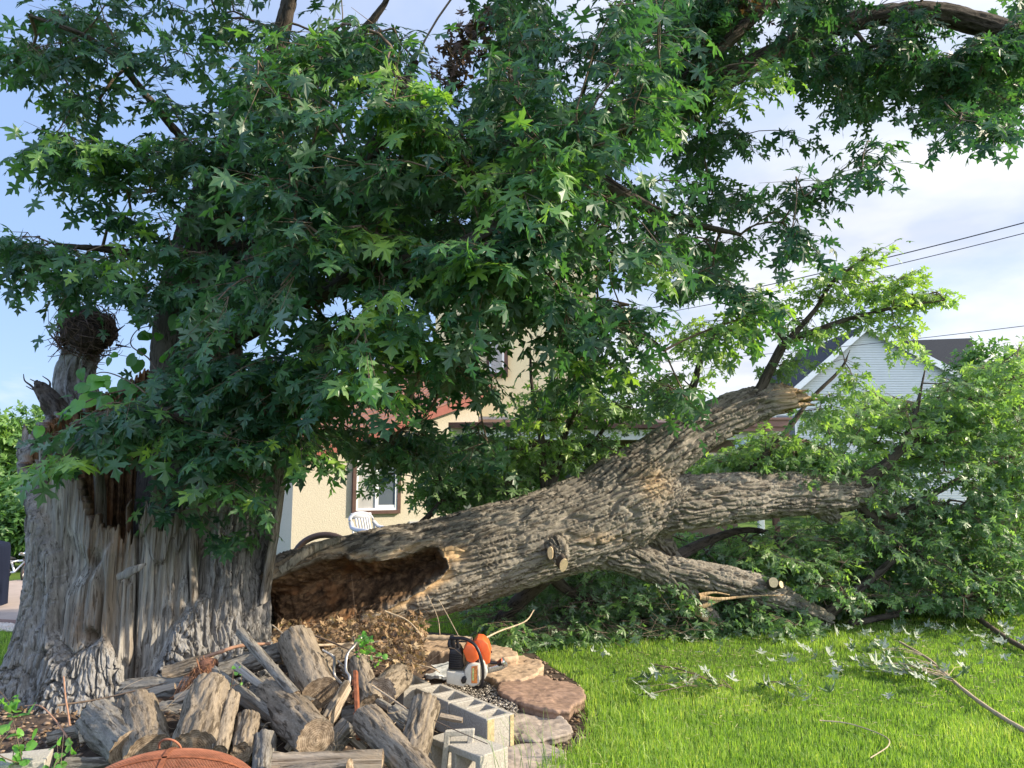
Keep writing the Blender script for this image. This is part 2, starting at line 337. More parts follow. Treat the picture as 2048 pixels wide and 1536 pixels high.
def grow(limbs, clusters, step=.16, sag=.12, rtwig=.0022):
    """limbs: list of (pts(n,3), radii). clusters: (m,3). Returns per-limb edges and the growth direction of each cluster."""
    node = []; par = []; lid = []; fixed = []
    for li, (P, r) in enumerate(limbs):
        for k in range(len(P)):
            node.append(P[k]); par.append(len(node)-2 if k else -1); lid.append(li); fixed.append(r[k])
    cap = 200000; NP = np.zeros((cap, 3)); cnt = len(node); NP[:cnt] = np.array(node)
    d0 = np.array([np.min(np.linalg.norm(NP[:cnt]-c, axis=1)) for c in clusters]); order = np.argsort(d0)
    cdir = np.zeros((len(clusters), 3)); clid = np.zeros(len(clusters), int); cnode = np.zeros(len(clusters), int)
    nf = cnt
    for ci in order:
        c = clusters[ci]; dd = np.linalg.norm(NP[:cnt]-c, axis=1); dd[:nf] *= .9; b = int(np.argmin(dd)); p = NP[b].copy(); L = dd[b]
        k = max(2, int(L/step)+1); last = b
        mid = (p+c)/2+np.array([R_.normal(0, .1)*L, R_.normal(0, .1)*L, sag*L+R_.normal(0, .06)*L])
        for q in range(1, k+1):
            u = q/k; x = (1-u)**2*p+2*u*(1-u)*mid+u*u*c
            NP[cnt] = x; par.append(last); lid.append(lid[b]); fixed.append(0); last = cnt; cnt += 1
        v = c-mid; cdir[ci] = v/(np.linalg.norm(v)+1e-9); clid[ci] = lid[b]; cnode[ci] = last
    par = np.array(par); load = np.zeros(cnt)
    load[cnode] += 1
    for i in range(cnt-1, nf-1, -1): load[par[i]] += load[i]
    r = np.minimum(rtwig*np.sqrt(load+1)**1.15+.001, .06)
    e = np.arange(nf, cnt); pr = par[e]; rp_ = np.where(pr < nf, r[e]*1.25, r[pr])
    return NP[pr], NP[e], rp_, r[e], np.array(lid)[e], cdir, clid
def sprays(cl, cdir, n_twig=4, per=4, length=.32, size=(.11, .16), droop=.35, trunkc=None):
    """leaves and twigs for each cluster"""
    P = []; D = []; N = []; S = []; T0 = []; T1 = []; own = []; town = []
    for ci, (c, d) in enumerate(zip(cl, cdir)):
        out = d*np.array([1, 1, .5]); out = out/(np.linalg.norm(out)+1e-9); side = np.cross(out, [0, 0, 1.]); side /= np.linalg.norm(side)+1e-9
        pl = np.cross(side, out); base = c-out*length*.35
        for k in range(n_twig):
            a = (k-(n_twig-1)/2)*.75+R_.normal(0, .25); td = out*math.cos(a)+side*math.sin(a)+np.array([0, 0, R_.normal(-.08, .22)]); L = length*R_.uniform(.6, 1.15)
            tip = base+td*L+np.array([0, 0, -droop*L*.5]); T0.append(base); T1.append(tip); town.append(ci)
            m = per+int(R_.integers(0, 2))
            for q in range(m):
                u = (q+1)/m; pos = base+(tip-base)*u+R_.normal(0, .02, 3); sgn = (-1)**q
                lat = np.cross(td, [0, 0, 1.]); ld = td*(.5+.6*u)+lat*sgn*(1.1-.7*u)+np.array([0, 0, -droop-abs(R_.normal(0, .35))])+R_.normal(0, .2, 3)
                P.append(pos+ld/np.linalg.norm(ld)*.05); D.append(ld); N.append(np.array([0, 0, 1.])+out*.35+R_.normal(0, .38, 3)); S.append(R_.uniform(*size)); own.append(ci)
    return np.array(P), np.array(D), np.array(N), np.array(S), np.array(own), np.array(T0), np.array(T1), np.array(town)
def sample_px(polys, n, depth, holes=(), boughs=(), inset=0, gap=None):
    """cluster points inside traced crown outlines, at real depths (metres)"""
    allp = np.vstack([np.asarray(p) for p in polys]) if polys else np.zeros((0, 2)); out = []
    if polys:
        lo, hi = allp.min(0), allp.max(0)
        while len(out) < n:
            q = R_.uniform(lo, hi, (2000, 2)); ok = np.zeros(len(q), bool)
            for p in polys: ok |= sdpoly(q[:, 0], q[:, 1]+inset*.3, p) > inset
            for h in holes: ok &= sdpoly(q[:, 0], q[:, 1], h) < -14
            if gap: ok &= fbm(np.stack([q[:, 0]/95, q[:, 1]/75, q[:, 0]*0], 1), 3, 12) > gap
            out += q[ok].tolist()
        out = out[:n]
    for pts, r, num in boughs:
        s = spline(pts, 60)
        for _ in range(num):
            k = int(R_.integers(0, 60)); a = R_.uniform(0, 2*np.pi); rr = r*math.sqrt(R_.uniform())
            out.append([s[k][0]+rr*math.cos(a), s[k][1]+rr*.7*math.sin(a)])
    return np.array([W(x, y, depth(x, y)) for x, y in out]), np.array(out)
# ================================================================ GROUND
def flat(name, poly, z, mat, kind='structure', nz=.0):
    me = bpy.data.meshes.new(name); me.from_pydata([(p[0], p[1], z) for p in poly], [], [tuple(range(len(poly)))]); me.materials.append(mat)
    o = bpy.data.objects.new(name, me); C.objects.link(o)
    if me.polygons[0].normal.z < 0: me.flip_normals()
    return tag(o, kind=kind)
def lawn_mat():
    m, t, b = M('lawn soil and thatch', (.08, .12, .03), .95, .1)
    n = noise(t, 3, 5, .6); n2 = noise(t, 60, 5, .7)
    c = ramp(t, n, [(.35, (.06, .12, .02)), (.65, (.12, .19, .035))]); c = mixc(t, .5, c, ramp(t, n2, [(.35, (.04, .05, .018)), (.65, (.13, .2, .035))]))
    t.links.new(c, b.inputs['Base Color']); bump(t, b, n2, .02); return m
m_lawn = lawn_mat()
flat('lawn', [(-900, -50), (900, -50), (900, 1500), (-900, 1500)], 0, m_lawn)
m_soil = simple('dark crumbly soil', (.065, .046, .034), .95, 22, .55, .02)
SOILPX = [(-200, 1620), (1010, 1620), (1090, 1530), (1180, 1500), (1200, 1430), (1160, 1370), (1095, 1330), (1050, 1292), (900, 1268), (700, 1255), (560, 1250), (300, 1290), (60, 1350), (-200, 1390)]
SOIL = [tuple(G(*p)[:2]) for p in SOILPX]
flat('soil', SOIL, .004, m_soil)
def inworld(X, Y, poly): return inpoly(X, Y, poly)
# patio with boards of pale concrete, gravel strip
m_patio = simple('weathered tan patio concrete', (.36, .29, .245), .85, 5, .1, .002)
PATIO = [G(-500, 1222)[:2], G(40, 1250)[:2], G(200, 1262)[:2], G(420, 1240)[:2], G(420, 1160)[:2], G(300, 1157)[:2], G(80, 1161)[:2], G(0, 1171)[:2], G(-500, 1195)[:2]]
flat('patio', PATIO, .05, m_patio)
mb = MB()
for i in range(len(PATIO)):
    a, b = PATIO[i], PATIO[(i+1) % len(PATIO)]
    mb.add([[*a, 0.0], [*b, 0.0], [*b, .05], [*a, .05]], [(0, 1, 2, 3)])
tag(mb.build('patio_edge', simple('patio edge', (.25, .17, .15), .85, 8, .1)), kind='structure')
n = 5200
gx, gy = [], []
for _ in range(n):
    px = R_.uniform(-200, 110); u = R_.uniform(0, 1); py = np.interp(px, [-200, 40, 110], [1238, 1251, 1257])+u*14; g = G(px, py); gx.append(g[0]); gy.append(g[1])
def pebbles(name, X, Y, Z, s, mat, kind='stuff'):
    n = len(X); oc = np.array([[1,0,0],[-1,0,0],[0,1,0],[0,-1,0],[0,0,1],[0,0,-1],[.6,.6,.5],[-.6,.6,.5],[.6,-.6,.5],[-.6,-.6,.5]])
    fs = np.array([[4,6,8],[4,7,6],[4,9,7],[4,8,9],[0,8,6],[2,6,7],[1,7,9],[3,9,8],[0,6,2],[2,7,1],[1,9,3],[3,8,0],[5,0,2],[5,2,1],[5,1,3],[5,3,0]])
    sc_ = s[:, None, None]*R_.uniform(.55, 1.2, (n, 1, 3))*np.array([1, 1, .6]); a = R_.uniform(0, 6.28, n)
    V = oc[None]*sc_*R_.uniform(.8, 1.15, (n, 10, 1)); x = V[..., 0]*np.cos(a)[:, None]-V[..., 1]*np.sin(a)[:, None]; y = V[..., 0]*np.sin(a)[:, None]+V[..., 1]*np.cos(a)[:, None]
    V = np.stack([x+X[:, None], y+Y[:, None], V[..., 2]+Z[:, None]], -1).reshape(-1, 3)
    Fq = (fs[None]+np.arange(n)[:, None, None]*10).reshape(-1, 3)
    o = mesh_np(name, V, [Fq], mat, None, True, {'tint': np.repeat(R_.uniform(0, 1, n), 10)}); return tag(o, kind=kind)
def peb_mat(name, cols):
    m, t, b = M(name, cols[0], .85, .3); t.links.new(ramp(t, attr(t, 'tint'), [(i/(len(cols)-1), c) for i, c in enumerate(cols)]), b.inputs['Base Color']); return m
m_peb = peb_mat('pale pebbles', [(.5, .4, .32), (.62, .56, .5), (.4, .36, .33)])
m_grav = peb_mat('dark gravel and chips', [(.09, .08, .07), (.30, .27, .23), (.16, .14, .12), (.50, .46, .40)])
o = pebbles('gravel_strip', np.array(gx), np.array(gy), np.full(n, .008), R_.uniform(.012, .03, n), m_peb); tag(o, 'pale pebble strip between the lawn and the patio edge', 'gravel')

# ================================================================ GRASS
def blades(X, Y, Z, H, wd, tint, lean=.35):
    n = len(X); a = R_.uniform(0, 6.28, n); ca, sa = np.cos(a), np.sin(a); la = R_.uniform(0, 6.28, n); l = np.abs(R_.normal(0, lean, n))*H; lx, ly = np.cos(la)*l, np.sin(la)*l
    V = np.zeros((n, 5, 3)); 
    V[:, 0] = np.stack([X-ca*wd, Y-sa*wd, Z-.004], 1); V[:, 1] = np.stack([X+ca*wd, Y+sa*wd, Z-.004], 1)
    V[:, 2] = np.stack([X+ca*wd*.8+lx*.35, Y+sa*wd*.8+ly*.35, Z+H*.55], 1); V[:, 3] = np.stack([X-ca*wd*.8+lx*.35, Y-sa*wd*.8+ly*.35, Z+H*.55], 1)
    V[:, 4] = np.stack([X+lx, Y+ly, Z+H*.95-l*.3], 1)
    b = np.arange(n)[:, None]*5
    return V.reshape(-1, 3), [b+np.array([[0, 1, 2, 3]]), b+np.array([[3, 2, 4]])], np.repeat(tint, 5)
n = 330000
Yg = 3.3*np.exp(R_.uniform(0, math.log(14/3.3), n)); Xg = R_.uniform(-.75, .78, n)*Yg
ok = ~inworld(Xg, Yg, SOIL) & ~inworld(Xg, Yg, PATIO) & ((Xg > -.05*Yg) | (Xg < -.60*Yg) | (Yg > 6.6))
gp = proj(np.stack([Xg, Yg, np.zeros(n)], 1)); ok &= ~((gp[0] < 130) & (gp[1] < 1262+R_.normal(0, 3, n))) & (gp[1] > 1120)
Xg, Yg = Xg[ok], Yg[ok]
pat = fbm(np.stack([Xg*1.1, Yg*1.1, Xg*0], 1), 3, 5); pat2 = fbm(np.stack([Xg*5, Yg*5, Xg*0], 1), 3, 9)
Hh = (.036+.026*pat+.018*pat2+R_.uniform(-.008, .016, len(Xg))).clip(.015)*(1+.25*(Yg < 5))
wb = .0017+.00016*Yg
V, Fq, tv = blades(Xg, Yg, Xg*0, Hh, wb*R_.uniform(.7, 1.3, len(Xg)), np.clip(.42+.34*pat+.28*pat2+R_.normal(0, .22, len(Xg)), 0, 1))
o = mesh_np('grass', V, Fq, m_grass, None, False, {'tint': tv}); tag(o, 'short green lawn grass', 'grass', kind='stuff')
n = 2600; cx_ = R_.uniform(.3, 5.5, n); cy_ = R_.uniform(3.6, 8.2, n); ok = ~inworld(cx_, cy_, SOIL) & (fbm(np.stack([cx_*1.7, cy_*1.7, cx_*0], 1), 3, 81) > -.05); cx_, cy_ = cx_[ok], cy_[ok]; n = len(cx_); a = R_.uniform(0, 6.28, n); L_ = R_.uniform(.01, .05, n); P0 = np.stack([cx_, cy_, R_.uniform(.025, .05, n)], 1); P1 = P0+np.stack([np.cos(a)*L_, np.sin(a)*L_, R_.normal(0, .006, n)], 1)
V, Fq = frusta(P0, P1, np.full(n, .0014), np.full(n, .0008), 4)
o = mesh_np('straw', V, [Fq], simple('dry straw', (.50, .42, .25), .8, 40, .3, 0)); tag(o, 'dry straw bits and clippings caught in the lawn', 'straw', kind='stuff')
# long weeds round the stone border
n = 5200; wx = R_.uniform(.15, 1.15, n); wy = R_.uniform(3.2, 5.6, n); keep = inworld(wx, wy, [G(1050, 1600)[:2], G(1110, 1520)[:2], G(1160, 1500)[:2], G(1175, 1440)[:2], G(1150, 1375)[:2], G(1230, 1370)[:2], G(1330, 1430)[:2], G(1400, 1600)[:2]])
wx, wy = wx[keep], wy[keep]
V, Fq, tv = blades(wx, wy, wx*0, R_.uniform(.05, .15, len(wx)), R_.uniform(.002, .0038, len(wx)), np.clip(R_.normal(.5, .22, len(wx)), 0, 1), .55)
o = mesh_np('weeds', V, Fq, m_grass, None, False, {'tint': tv}); tag(o, 'longer crabgrass weeds growing beside the flat stones', 'weeds', kind='stuff')

# ================================================================ STANDING MAPLE: stump base, trunk, limbs
SX, SY = -2.70, 5.72
tree = empty('maple_tree', (SX, SY, 0), 'huge maple with hollow split trunk base and leafy boughs still standing', 'tree')
def ang(a, c, wdt): d = (a-c+180) % 360-180; return np.exp(-(d/wdt)**2)
HK = [(0, 1.62), (30, 1.9), (60, 2.3), (90, 2.5), (120, 2.4), (150, 2.1), (172, 1.95), (186, 1.9), (200, 1.72), (214, 1.55), (226, 1.60), (236, 1.42), (250, 1.52), (258, 1.33), (266, 1.15), (274, 1.2), (284, 1.1), (292, 1.28), (300, 1.12), (308, 1.30), (318, 1.26), (324, 1.42), (334, 1.52), (345, 1.7), (352, 1.75), (360, 1.62)]
hk = np.array(HK)
nth, nzv = 1500, 420
th = np.linspace(0, 360, nth, endpoint=False)
slab = np.floor(th/3.1+.6*vn(np.stack([th/9, th*0, th*0], 1), 3)).astype(np.int64); jag = _h(slab, slab*0+3, slab*0+7, 5)*.085+_h(np.floor(th/1.1).astype(np.int64), slab*0+1, slab*0, 8)*.03
saw = lambda w_, s_: (1-np.abs(2*((th/w_+.35*vn(np.stack([th/(w_*2.3), th*0, th*0], 1), s_)) % 1)-1))*(.5+.5*_h(np.floor(th/w_).astype(np.int64), slab*0, slab*0+2, s_))
H0 = np.interp(th, hk[:, 0], hk[:, 1])+jag*.6+.16*saw(4.3, 3)*saw(11.0, 6)+.07*saw(1.7, 8)
tt = np.linspace(0, 1, nzv)
TH, TT = np.meshgrid(th, tt); Hm = np.broadcast_to(H0, TH.shape); Z = TT**.92*Hm
def stump_R(TH, Z):
    R = .80+.03*np.sin(np.radians(TH*3+40))
    R = R-.10*ang(TH, 195, 38)*np.exp(-((Z-.75)/.45)**2)
    R = R+.07*np.exp(-Z/.2)+.05*sst(1.1, 1.9, Z)*(ang(TH, 350, 30)+ang(TH, 190, 40))
    for c, wdt, amp, h in ((205, 12, .10, .20), (216, 9, .42, .20), (238, 9, .16, .5), (262, 9, .15, .42), (276, 6, .07, .5), (300, 8, .10, .35), (312, 9, .24, .45), (338, 10, .2, .4), (356, 9, .18, .3), (180, 14, .05, .18)):
        R = R+amp*ang(TH, c, wdt)*np.exp(-(Z/h)**1.3)
    # long vertical ribs of the bole
    R = R+.03*np.sin(np.radians(TH)*11+.8*np.sin(Z*2.2))*(.4+.6*(TH < 250))
    return R
# where bark is gone
nzs = fbm(np.stack([np.cos(np.radians(TH))*7, np.sin(np.radians(TH))*7, Z*3.5], -1).reshape(-1, 3), 3, 2).reshape(TH.shape)
lowb = np.interp(TH, [180, 205, 222, 236, 247, 253, 262, 270, 278, 286, 292, 299, 306, 318, 324, 330, 331], [2.2, 1.75, 1.48, 1.28, 1.02, .56, .40, .42, .50, .30, .02, .25, .52, .66, .75, 2.2, 3])
wood = sst(-.02, .03, Z-lowb-.10*nzs)*((TH > 185) & (TH < 330))
R = stump_R(TH, Z)-wood*(.055+.05*ang(TH, 262, 10)+.03*ang(TH, 320, 4))
P3 = np.stack([np.cos(np.radians(TH))*R, np.sin(np.radians(TH))*R, Z], -1).reshape(-1, 3)
bd = bark_disp(P3, 1.15, 11, .6).reshape(TH.shape)
qs = P3*np.array([13, 13, .9]); wg = (np.abs(vn(qs+np.array([0, 0, 0])+.6*fbm(P3*[3, 3, 1.5], 2, 77)[:, None], 31))).reshape(TH.shape)
wg2 = fbm(P3*np.array([60, 60, 2.2]), 4, 41).reshape(TH.shape); cr_ = sst(0, .09, np.abs(vn(P3*np.array([5.5, 5.5, .55])+9, 61)).reshape(TH.shape))
lay = sst(-.05, .05, fbm(P3*np.array([6, 6, 1.6])+20, 3, 90).reshape(TH.shape))
R = R+(1-wood)*(bd*.062-.04)+wood*(.03*wg+.018*wg2-.06*(1-cr_)+.035*lay-.03)
# knot hole low on the front, ragged pits
pit = np.exp(-((TH-271)/3.0)**2-((Z-.50)/.05)**2)+.8*np.exp(-((TH-222)/7)**2-((Z-.18)/.2)**2)+.9*np.exp(-((TH-292)/3.0)**2-((Z-.22)/.14)**2)
R = R-.14*pit
X = SX+np.cos(np.radians(TH))*R; Y = SY+np.sin(np.radians(TH))*R
Zp = Z-.03*(TT == 0)
lean = sst(.9, 1.9, Z); X = X+lean*.06*np.cos(np.radians(TH))+lean*.04*ang(TH, 345, 25)
V1 = np.stack([X, Y, Zp], -1).reshape(-1, 3)
# inner wall of the hollow
ni = 150; ti = np.linspace(0, 1, ni); THi, TI = np.meshgrid(th, ti); Zi = H0[None]*(1-TI)+.35*TI
thick = .05+.10*sst(0, .3, TI)+.05*fbm(np.stack([np.cos(np.radians(THi))*4, np.sin(np.radians(THi))*4, Zi*2], -1).reshape(-1, 3), 3, 15).reshape(THi.shape)
Rtop = R[-1][None]; Ri = Rtop-thick-.02*np.abs(wg[-ni:][::-1]); Ri = Ri-.03*fbm(np.stack([np.cos(np.radians(THi))*14, np.sin(np.radians(THi))*14, Zi*1.5], -1).reshape(-1, 3), 3, 19).reshape(THi.shape)
Xi = SX+np.cos(np.radians(THi))*Ri+(X[-1]-SX-np.cos(np.radians(th))*R[-1])[None]*(1-TI); Yi = SY+np.sin(np.radians(THi))*Ri
V2 = np.stack([Xi, Yi, Zi], -1).reshape(-1, 3)
i = np.arange(nzv-1)[:, None]*nth; j = np.arange(nth)[None]; k = (j+1) % nth
F1 = np.stack([i+j, i+k, i+nth+k, i+nth+j], -1).reshape(-1, 4)
o1 = (nzv-1)*nth; o2 = nzv*nth
Fr = np.stack([o1+j, o1+k, o2+k, o2+j], -1).reshape(-1, 4)
i = np.arange(ni-1)[:, None]*nth
F2 = np.stack([o2+i+j, o2+i+k, o2+i+nth+k, o2+i+nth+j], -1).reshape(-1, 4)
rotm = np.concatenate([(wood*(sst(.30, .0, (Hm-Z))*.5*(ang(TH, 270, 26)))+wood*.55*np.exp(-((TH-266)/8)**2-((Z-.62)/.14)**2)).ravel(), np.ones(V2.shape[0])])
ctr = np.array([SX, SY, 0])
mesh_np('trunk_base', np.vstack([V1, V2]), [F1, Fr, F2], m_stump, tree, True, {'bc': np.vstack([V1, V2])-ctr, 'wood': np.concatenate([wood.ravel(), np.ones(len(V2))]), 'rot': rotm})
# floor of rot inside
nn = 60; a_ = np.linspace(0, 2*np.pi, nn, endpoint=False); rr = np.linspace(0, .6, 14)
Vf = np.array([[SX+r*math.cos(a), SY+r*math.sin(a), .55+.1*math.sin(5*a+9*r)*r+.06*math.sin(23*r+a*3)] for r in rr for a in a_])
Ff = np.array([[i*nn+j, i*nn+(j+1) % nn, (i+1)*nn+(j+1) % nn, (i+1)*nn+j] for i in range(13) for j in range(nn)])
mesh_np('rotten_core', Vf, [Ff], m_stump, tree, True, {'bc': Vf, 'wood': np.ones(len(Vf)), 'rot': np.ones(len(Vf))})
def splinter(name, P, r, mat, parent, flat_=.35, n=14, seg=40, s=0, wood=1., rot=0.):
    Q = spline([[*p, rr_] for p, rr_ in zip(P, r)], seg); V, Fq = tube(Q[:, :3], Q[:, 3], n, flat_)
    ce = np.repeat(Q[:, :3], n, 0); rel = V-ce; g = 1+.35*fbm(V*np.array([22, 22, 5]), 3, s); V = ce+rel*g[:, None]
    caps = [np.arange(n)[None, ::-1], (np.arange(n)+(seg-1)*n)[None]]
    return mesh_np(name, V, [Fq]+caps, mat, parent, True, {'bc': V, 'wood': np.full(len(V), wood), 'rot': np.full(len(V), rot)})
for P, r, rt in (([W(326, 1250, 5.2), W(318, 980, 5.2), W(312, 905, 5.25), W(308, 880, 5.3)], [.07, .075, .05, .012], .25),
             ([W(212, 1180, 5.3), W(198, 950, 5.25), W(203, 905, 5.08)], [.06, .055, .015], .1),
             ([W(390, 1240, 5.2), W(384, 1015, 5.2), W(388, 975, 5.08)], [.055, .045, .01], .1),
             ([W(262, 1240, 5.2), W(258, 1035, 5.2), W(262, 1000, 5.1)], [.05, .04, .01], .7),
             ([W(528, 1200, 5.72), W(560, 1000, 5.6), W(572, 940, 5.55), W(578, 905, 5.58)], [.09, .06, .035, .01], 0),
             ([W(62, 930, 5.6), W(52, 880, 5.65), W(48, 850, 5.7)], [.07, .05, .012], .4),
             ([W(100, 930, 5.5), W(92, 880, 5.55), W(75, 850, 5.6)], [.08, .05, .01], .5),
             ([W(235, 1155, 4.78), W(262, 1143, 4.72), W(292, 1128, 4.70)], [.02, .03, .006], 0)):
    splinter('splinter', P, r, m_stump, tree, .4, rot=rt, s=int(P[0][0]*100) % 50)
def limb(name, P, r, mat, parent, nth=64, ns=None, amp=.02, f=1.0, s=0, capend=True, attrs=True, squash=1.):
    P = np.array(P); L = np.linalg.norm(np.diff(P, axis=0), axis=1).sum(); ns = ns or max(12, int(L/.02))
    Q = spline(np.hstack([P, np.array(r)[:, None]]), ns); T, A, B = frames(Q[:, :3]); t_ = np.arange(nth)/nth*2*np.pi
    sl_ = np.concatenate([[0], np.cumsum(np.linalg.norm(np.diff(Q[:, :3], axis=0), axis=1))])
    q = np.stack([np.cos(t_)[None]*Q[:, 3:4], np.sin(t_)[None]*Q[:, 3:4], np.broadcast_to(sl_[:, None], (ns, nth))], -1).reshape(-1, 3)+s*3.7
    d = bark_disp(q, f, s).reshape(ns, nth)*amp-amp*.5+.06*Q[:, 3:4]*fbm(q*[3, 3, 2], 3, s+5).reshape(ns, nth)
    rad_ = Q[:, 3:4]+d
    V = Q[:, None, :3]+rad_[..., None]*(np.cos(t_)[None, :, None]*A[:, None]+squash*np.sin(t_)[None, :, None]*B[:, None])
    i = np.arange(ns-1)[:, None]*nth; j = np.arange(nth)[None]; k = (j+1) % nth
    Fq = [np.stack([i+j, i+nth+j, i+nth+k, i+k], -1).reshape(-1, 4)]
    if capend: Fq += [np.arange(nth)[None], (np.arange(nth)[::-1]+(ns-1)*nth)[None]]
    z = np.zeros(ns*nth)
    return mesh_np(name, V.reshape(-1, 3), Fq, mat, parent, True, {'bc': q, 'wood': z, 'rot': z}), Q
LIMBS = []
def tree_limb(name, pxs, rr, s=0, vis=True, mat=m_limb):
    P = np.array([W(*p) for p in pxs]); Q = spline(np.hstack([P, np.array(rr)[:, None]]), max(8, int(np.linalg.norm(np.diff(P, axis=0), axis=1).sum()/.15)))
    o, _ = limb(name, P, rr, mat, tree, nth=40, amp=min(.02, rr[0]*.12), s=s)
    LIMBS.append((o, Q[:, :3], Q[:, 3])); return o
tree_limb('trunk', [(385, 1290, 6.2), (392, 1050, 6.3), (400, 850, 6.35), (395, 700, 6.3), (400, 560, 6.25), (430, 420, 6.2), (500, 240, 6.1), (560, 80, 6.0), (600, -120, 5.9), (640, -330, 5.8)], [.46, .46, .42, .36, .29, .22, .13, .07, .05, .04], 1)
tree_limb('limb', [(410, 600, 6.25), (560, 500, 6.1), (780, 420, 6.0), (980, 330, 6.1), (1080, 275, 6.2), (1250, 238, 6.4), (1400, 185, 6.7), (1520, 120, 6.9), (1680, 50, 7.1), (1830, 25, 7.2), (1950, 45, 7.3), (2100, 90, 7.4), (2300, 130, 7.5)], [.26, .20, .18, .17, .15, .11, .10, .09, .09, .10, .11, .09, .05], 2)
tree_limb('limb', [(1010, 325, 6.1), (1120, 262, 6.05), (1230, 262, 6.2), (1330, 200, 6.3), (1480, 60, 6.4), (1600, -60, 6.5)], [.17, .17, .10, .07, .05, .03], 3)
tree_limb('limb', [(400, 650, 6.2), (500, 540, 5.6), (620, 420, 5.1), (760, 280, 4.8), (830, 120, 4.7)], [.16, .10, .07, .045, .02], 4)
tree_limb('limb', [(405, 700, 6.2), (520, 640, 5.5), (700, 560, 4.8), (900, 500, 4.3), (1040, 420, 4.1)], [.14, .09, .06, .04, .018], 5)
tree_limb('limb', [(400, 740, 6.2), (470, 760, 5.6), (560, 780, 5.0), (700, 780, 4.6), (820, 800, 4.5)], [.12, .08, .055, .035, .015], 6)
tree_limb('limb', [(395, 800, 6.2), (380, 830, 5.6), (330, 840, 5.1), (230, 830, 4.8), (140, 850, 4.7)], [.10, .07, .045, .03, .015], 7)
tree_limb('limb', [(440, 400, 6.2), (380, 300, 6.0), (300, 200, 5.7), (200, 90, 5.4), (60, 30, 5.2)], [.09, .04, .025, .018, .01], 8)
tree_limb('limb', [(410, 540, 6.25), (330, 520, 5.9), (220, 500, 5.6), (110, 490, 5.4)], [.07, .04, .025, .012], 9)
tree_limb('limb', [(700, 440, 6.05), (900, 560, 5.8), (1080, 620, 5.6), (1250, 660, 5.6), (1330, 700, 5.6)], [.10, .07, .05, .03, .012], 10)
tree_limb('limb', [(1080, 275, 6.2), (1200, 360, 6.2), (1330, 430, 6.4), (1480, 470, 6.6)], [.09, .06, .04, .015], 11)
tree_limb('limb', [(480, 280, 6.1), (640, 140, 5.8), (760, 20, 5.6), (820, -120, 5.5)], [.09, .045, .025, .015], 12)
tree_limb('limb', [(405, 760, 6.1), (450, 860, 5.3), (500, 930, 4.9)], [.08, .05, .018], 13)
# ---- crown traced as outlines, filled with sprays at several depths
CR_MAIN = [(470, 60), (560, 70), (640, 30), (700, 10), (840, 40), (860, 170), (905, 215), (950, 190), (960, 60), (960, -60), (2090, -60), (2090, 225), (2000, 262), (1930, 215), (1890, 280), (1800, 215), (1730, 255), (1660, 245), (1600, 150), (1540, 210), (1560, 290), (1610, 330), (1545, 360), (1560, 420), (1540, 470), (1560, 520), (1470, 570), (1430, 620), (1350, 620), (1310, 700), (1240, 745), (1170, 720), (1090, 730), (1020, 700), (1000, 760), (950, 850), (860, 810), (830, 850), (780, 868), (720, 838), (640, 842), (590, 880), (540, 960), (500, 1010), (430, 1030), (390, 950), (300, 880), (170, 930), (80, 920), (90, 850), (170, 790), (270, 760), (350, 690), (380, 600), (430, 540), (430, 400), (450, 250)]
HOLES = [[(400, 40), (470, 30), (480, 90), (420, 110)], [(430, 330), (500, 340), (480, 380), (430, 375)], [(1430, 300), (1500, 290), (1500, 350), (1440, 340)], [(1235, 290), (1340, 285), (1330, 345), (1240, 350)], [(545, 10), (600, 15), (590, 70), (550, 70)], [(685, 150), (720, 160), (715, 215), (690, 215)], [(1500, 200), (1560, 200), (1600, 300), (1540, 330)], [(880, 380), (950, 370), (950, 400), (885, 405)], [(1370, 60), (1480, 40), (1500, 75), (1400, 100)]]
def depth_main(x, y):
    if x < 620 and y > 700: return R_.uniform(4.35, 5.0) if R_.uniform() < .7 else R_.uniform(5.0, 5.9)
    if x > 1350: return R_.uniform(6.3, 8.0)
    if x > 1120 and y < 430: return R_.uniform(3.7, 7.4)
    if y < 120: return R_.uniform(4.2, 7.5)
    return R_.uniform(3.9, 6.9)
BO = [([(560, 60), (420, 40), (300, 25), (160, 20), (90, 20)], 40, 26), ([(520, 170), (400, 120), (250, 95), (110, 100), (35, 105)], 36, 30), ([(560, 220), (430, 235), (300, 195), (190, 190), (120, 170)], 24, 18),
      ([(560, 300), (420, 290), (250, 300), (130, 275), (75, 250)], 46, 38), ([(560, 350), (400, 360), (280, 370), (190, 350), (130, 320)], 34, 24), ([(520, 430), (400, 430), (290, 428), (210, 425)], 16, 12),
      ([(540, 520), (400, 505), (270, 490), (130, 490), (30, 480)], 28, 26), ([(500, 560), (380, 570), (260, 560), (150, 560), (75, 535)], 28, 24),
      ([(1560, 250), (1600, 330), (1610, 410)], 30, 10), ([(1730, 250), (1745, 300), (1725, 345)], 14, 6), ([(1880, 200), (1925, 240)], 20, 5), ([(1960, 220), (1990, 262)], 26, 8), ([(1560, 440), (1600, 485)], 22, 6), ([(1460, 560), (1500, 600), (1540, 640)], 24, 8), ([(1260, 740), (1320, 780), (1380, 790)], 24, 8),
      ([(1200, 720), (1130, 760), (1080, 800)], 26, 8), ([(950, 830), (960, 870), (930, 895)], 28, 8), ([(860, 840), (810, 870)], 20, 5), ([(480, 1010), (470, 1055), (420, 1065)], 18, 6), ([(620, 860), (590, 890)], 14, 3), ([(380, 960), (400, 1030)], 24, 6)]
cl, cpx = sample_px([CR_MAIN], 840, depth_main, HOLES, [], 36, -.20)
def depth_b(x, y): return R_.uniform(5.0, 5.9) if x < 700 else (R_.uniform(4.4, 5.0) if y > 850 and x < 700 else R_.uniform(5.4, 6.6))
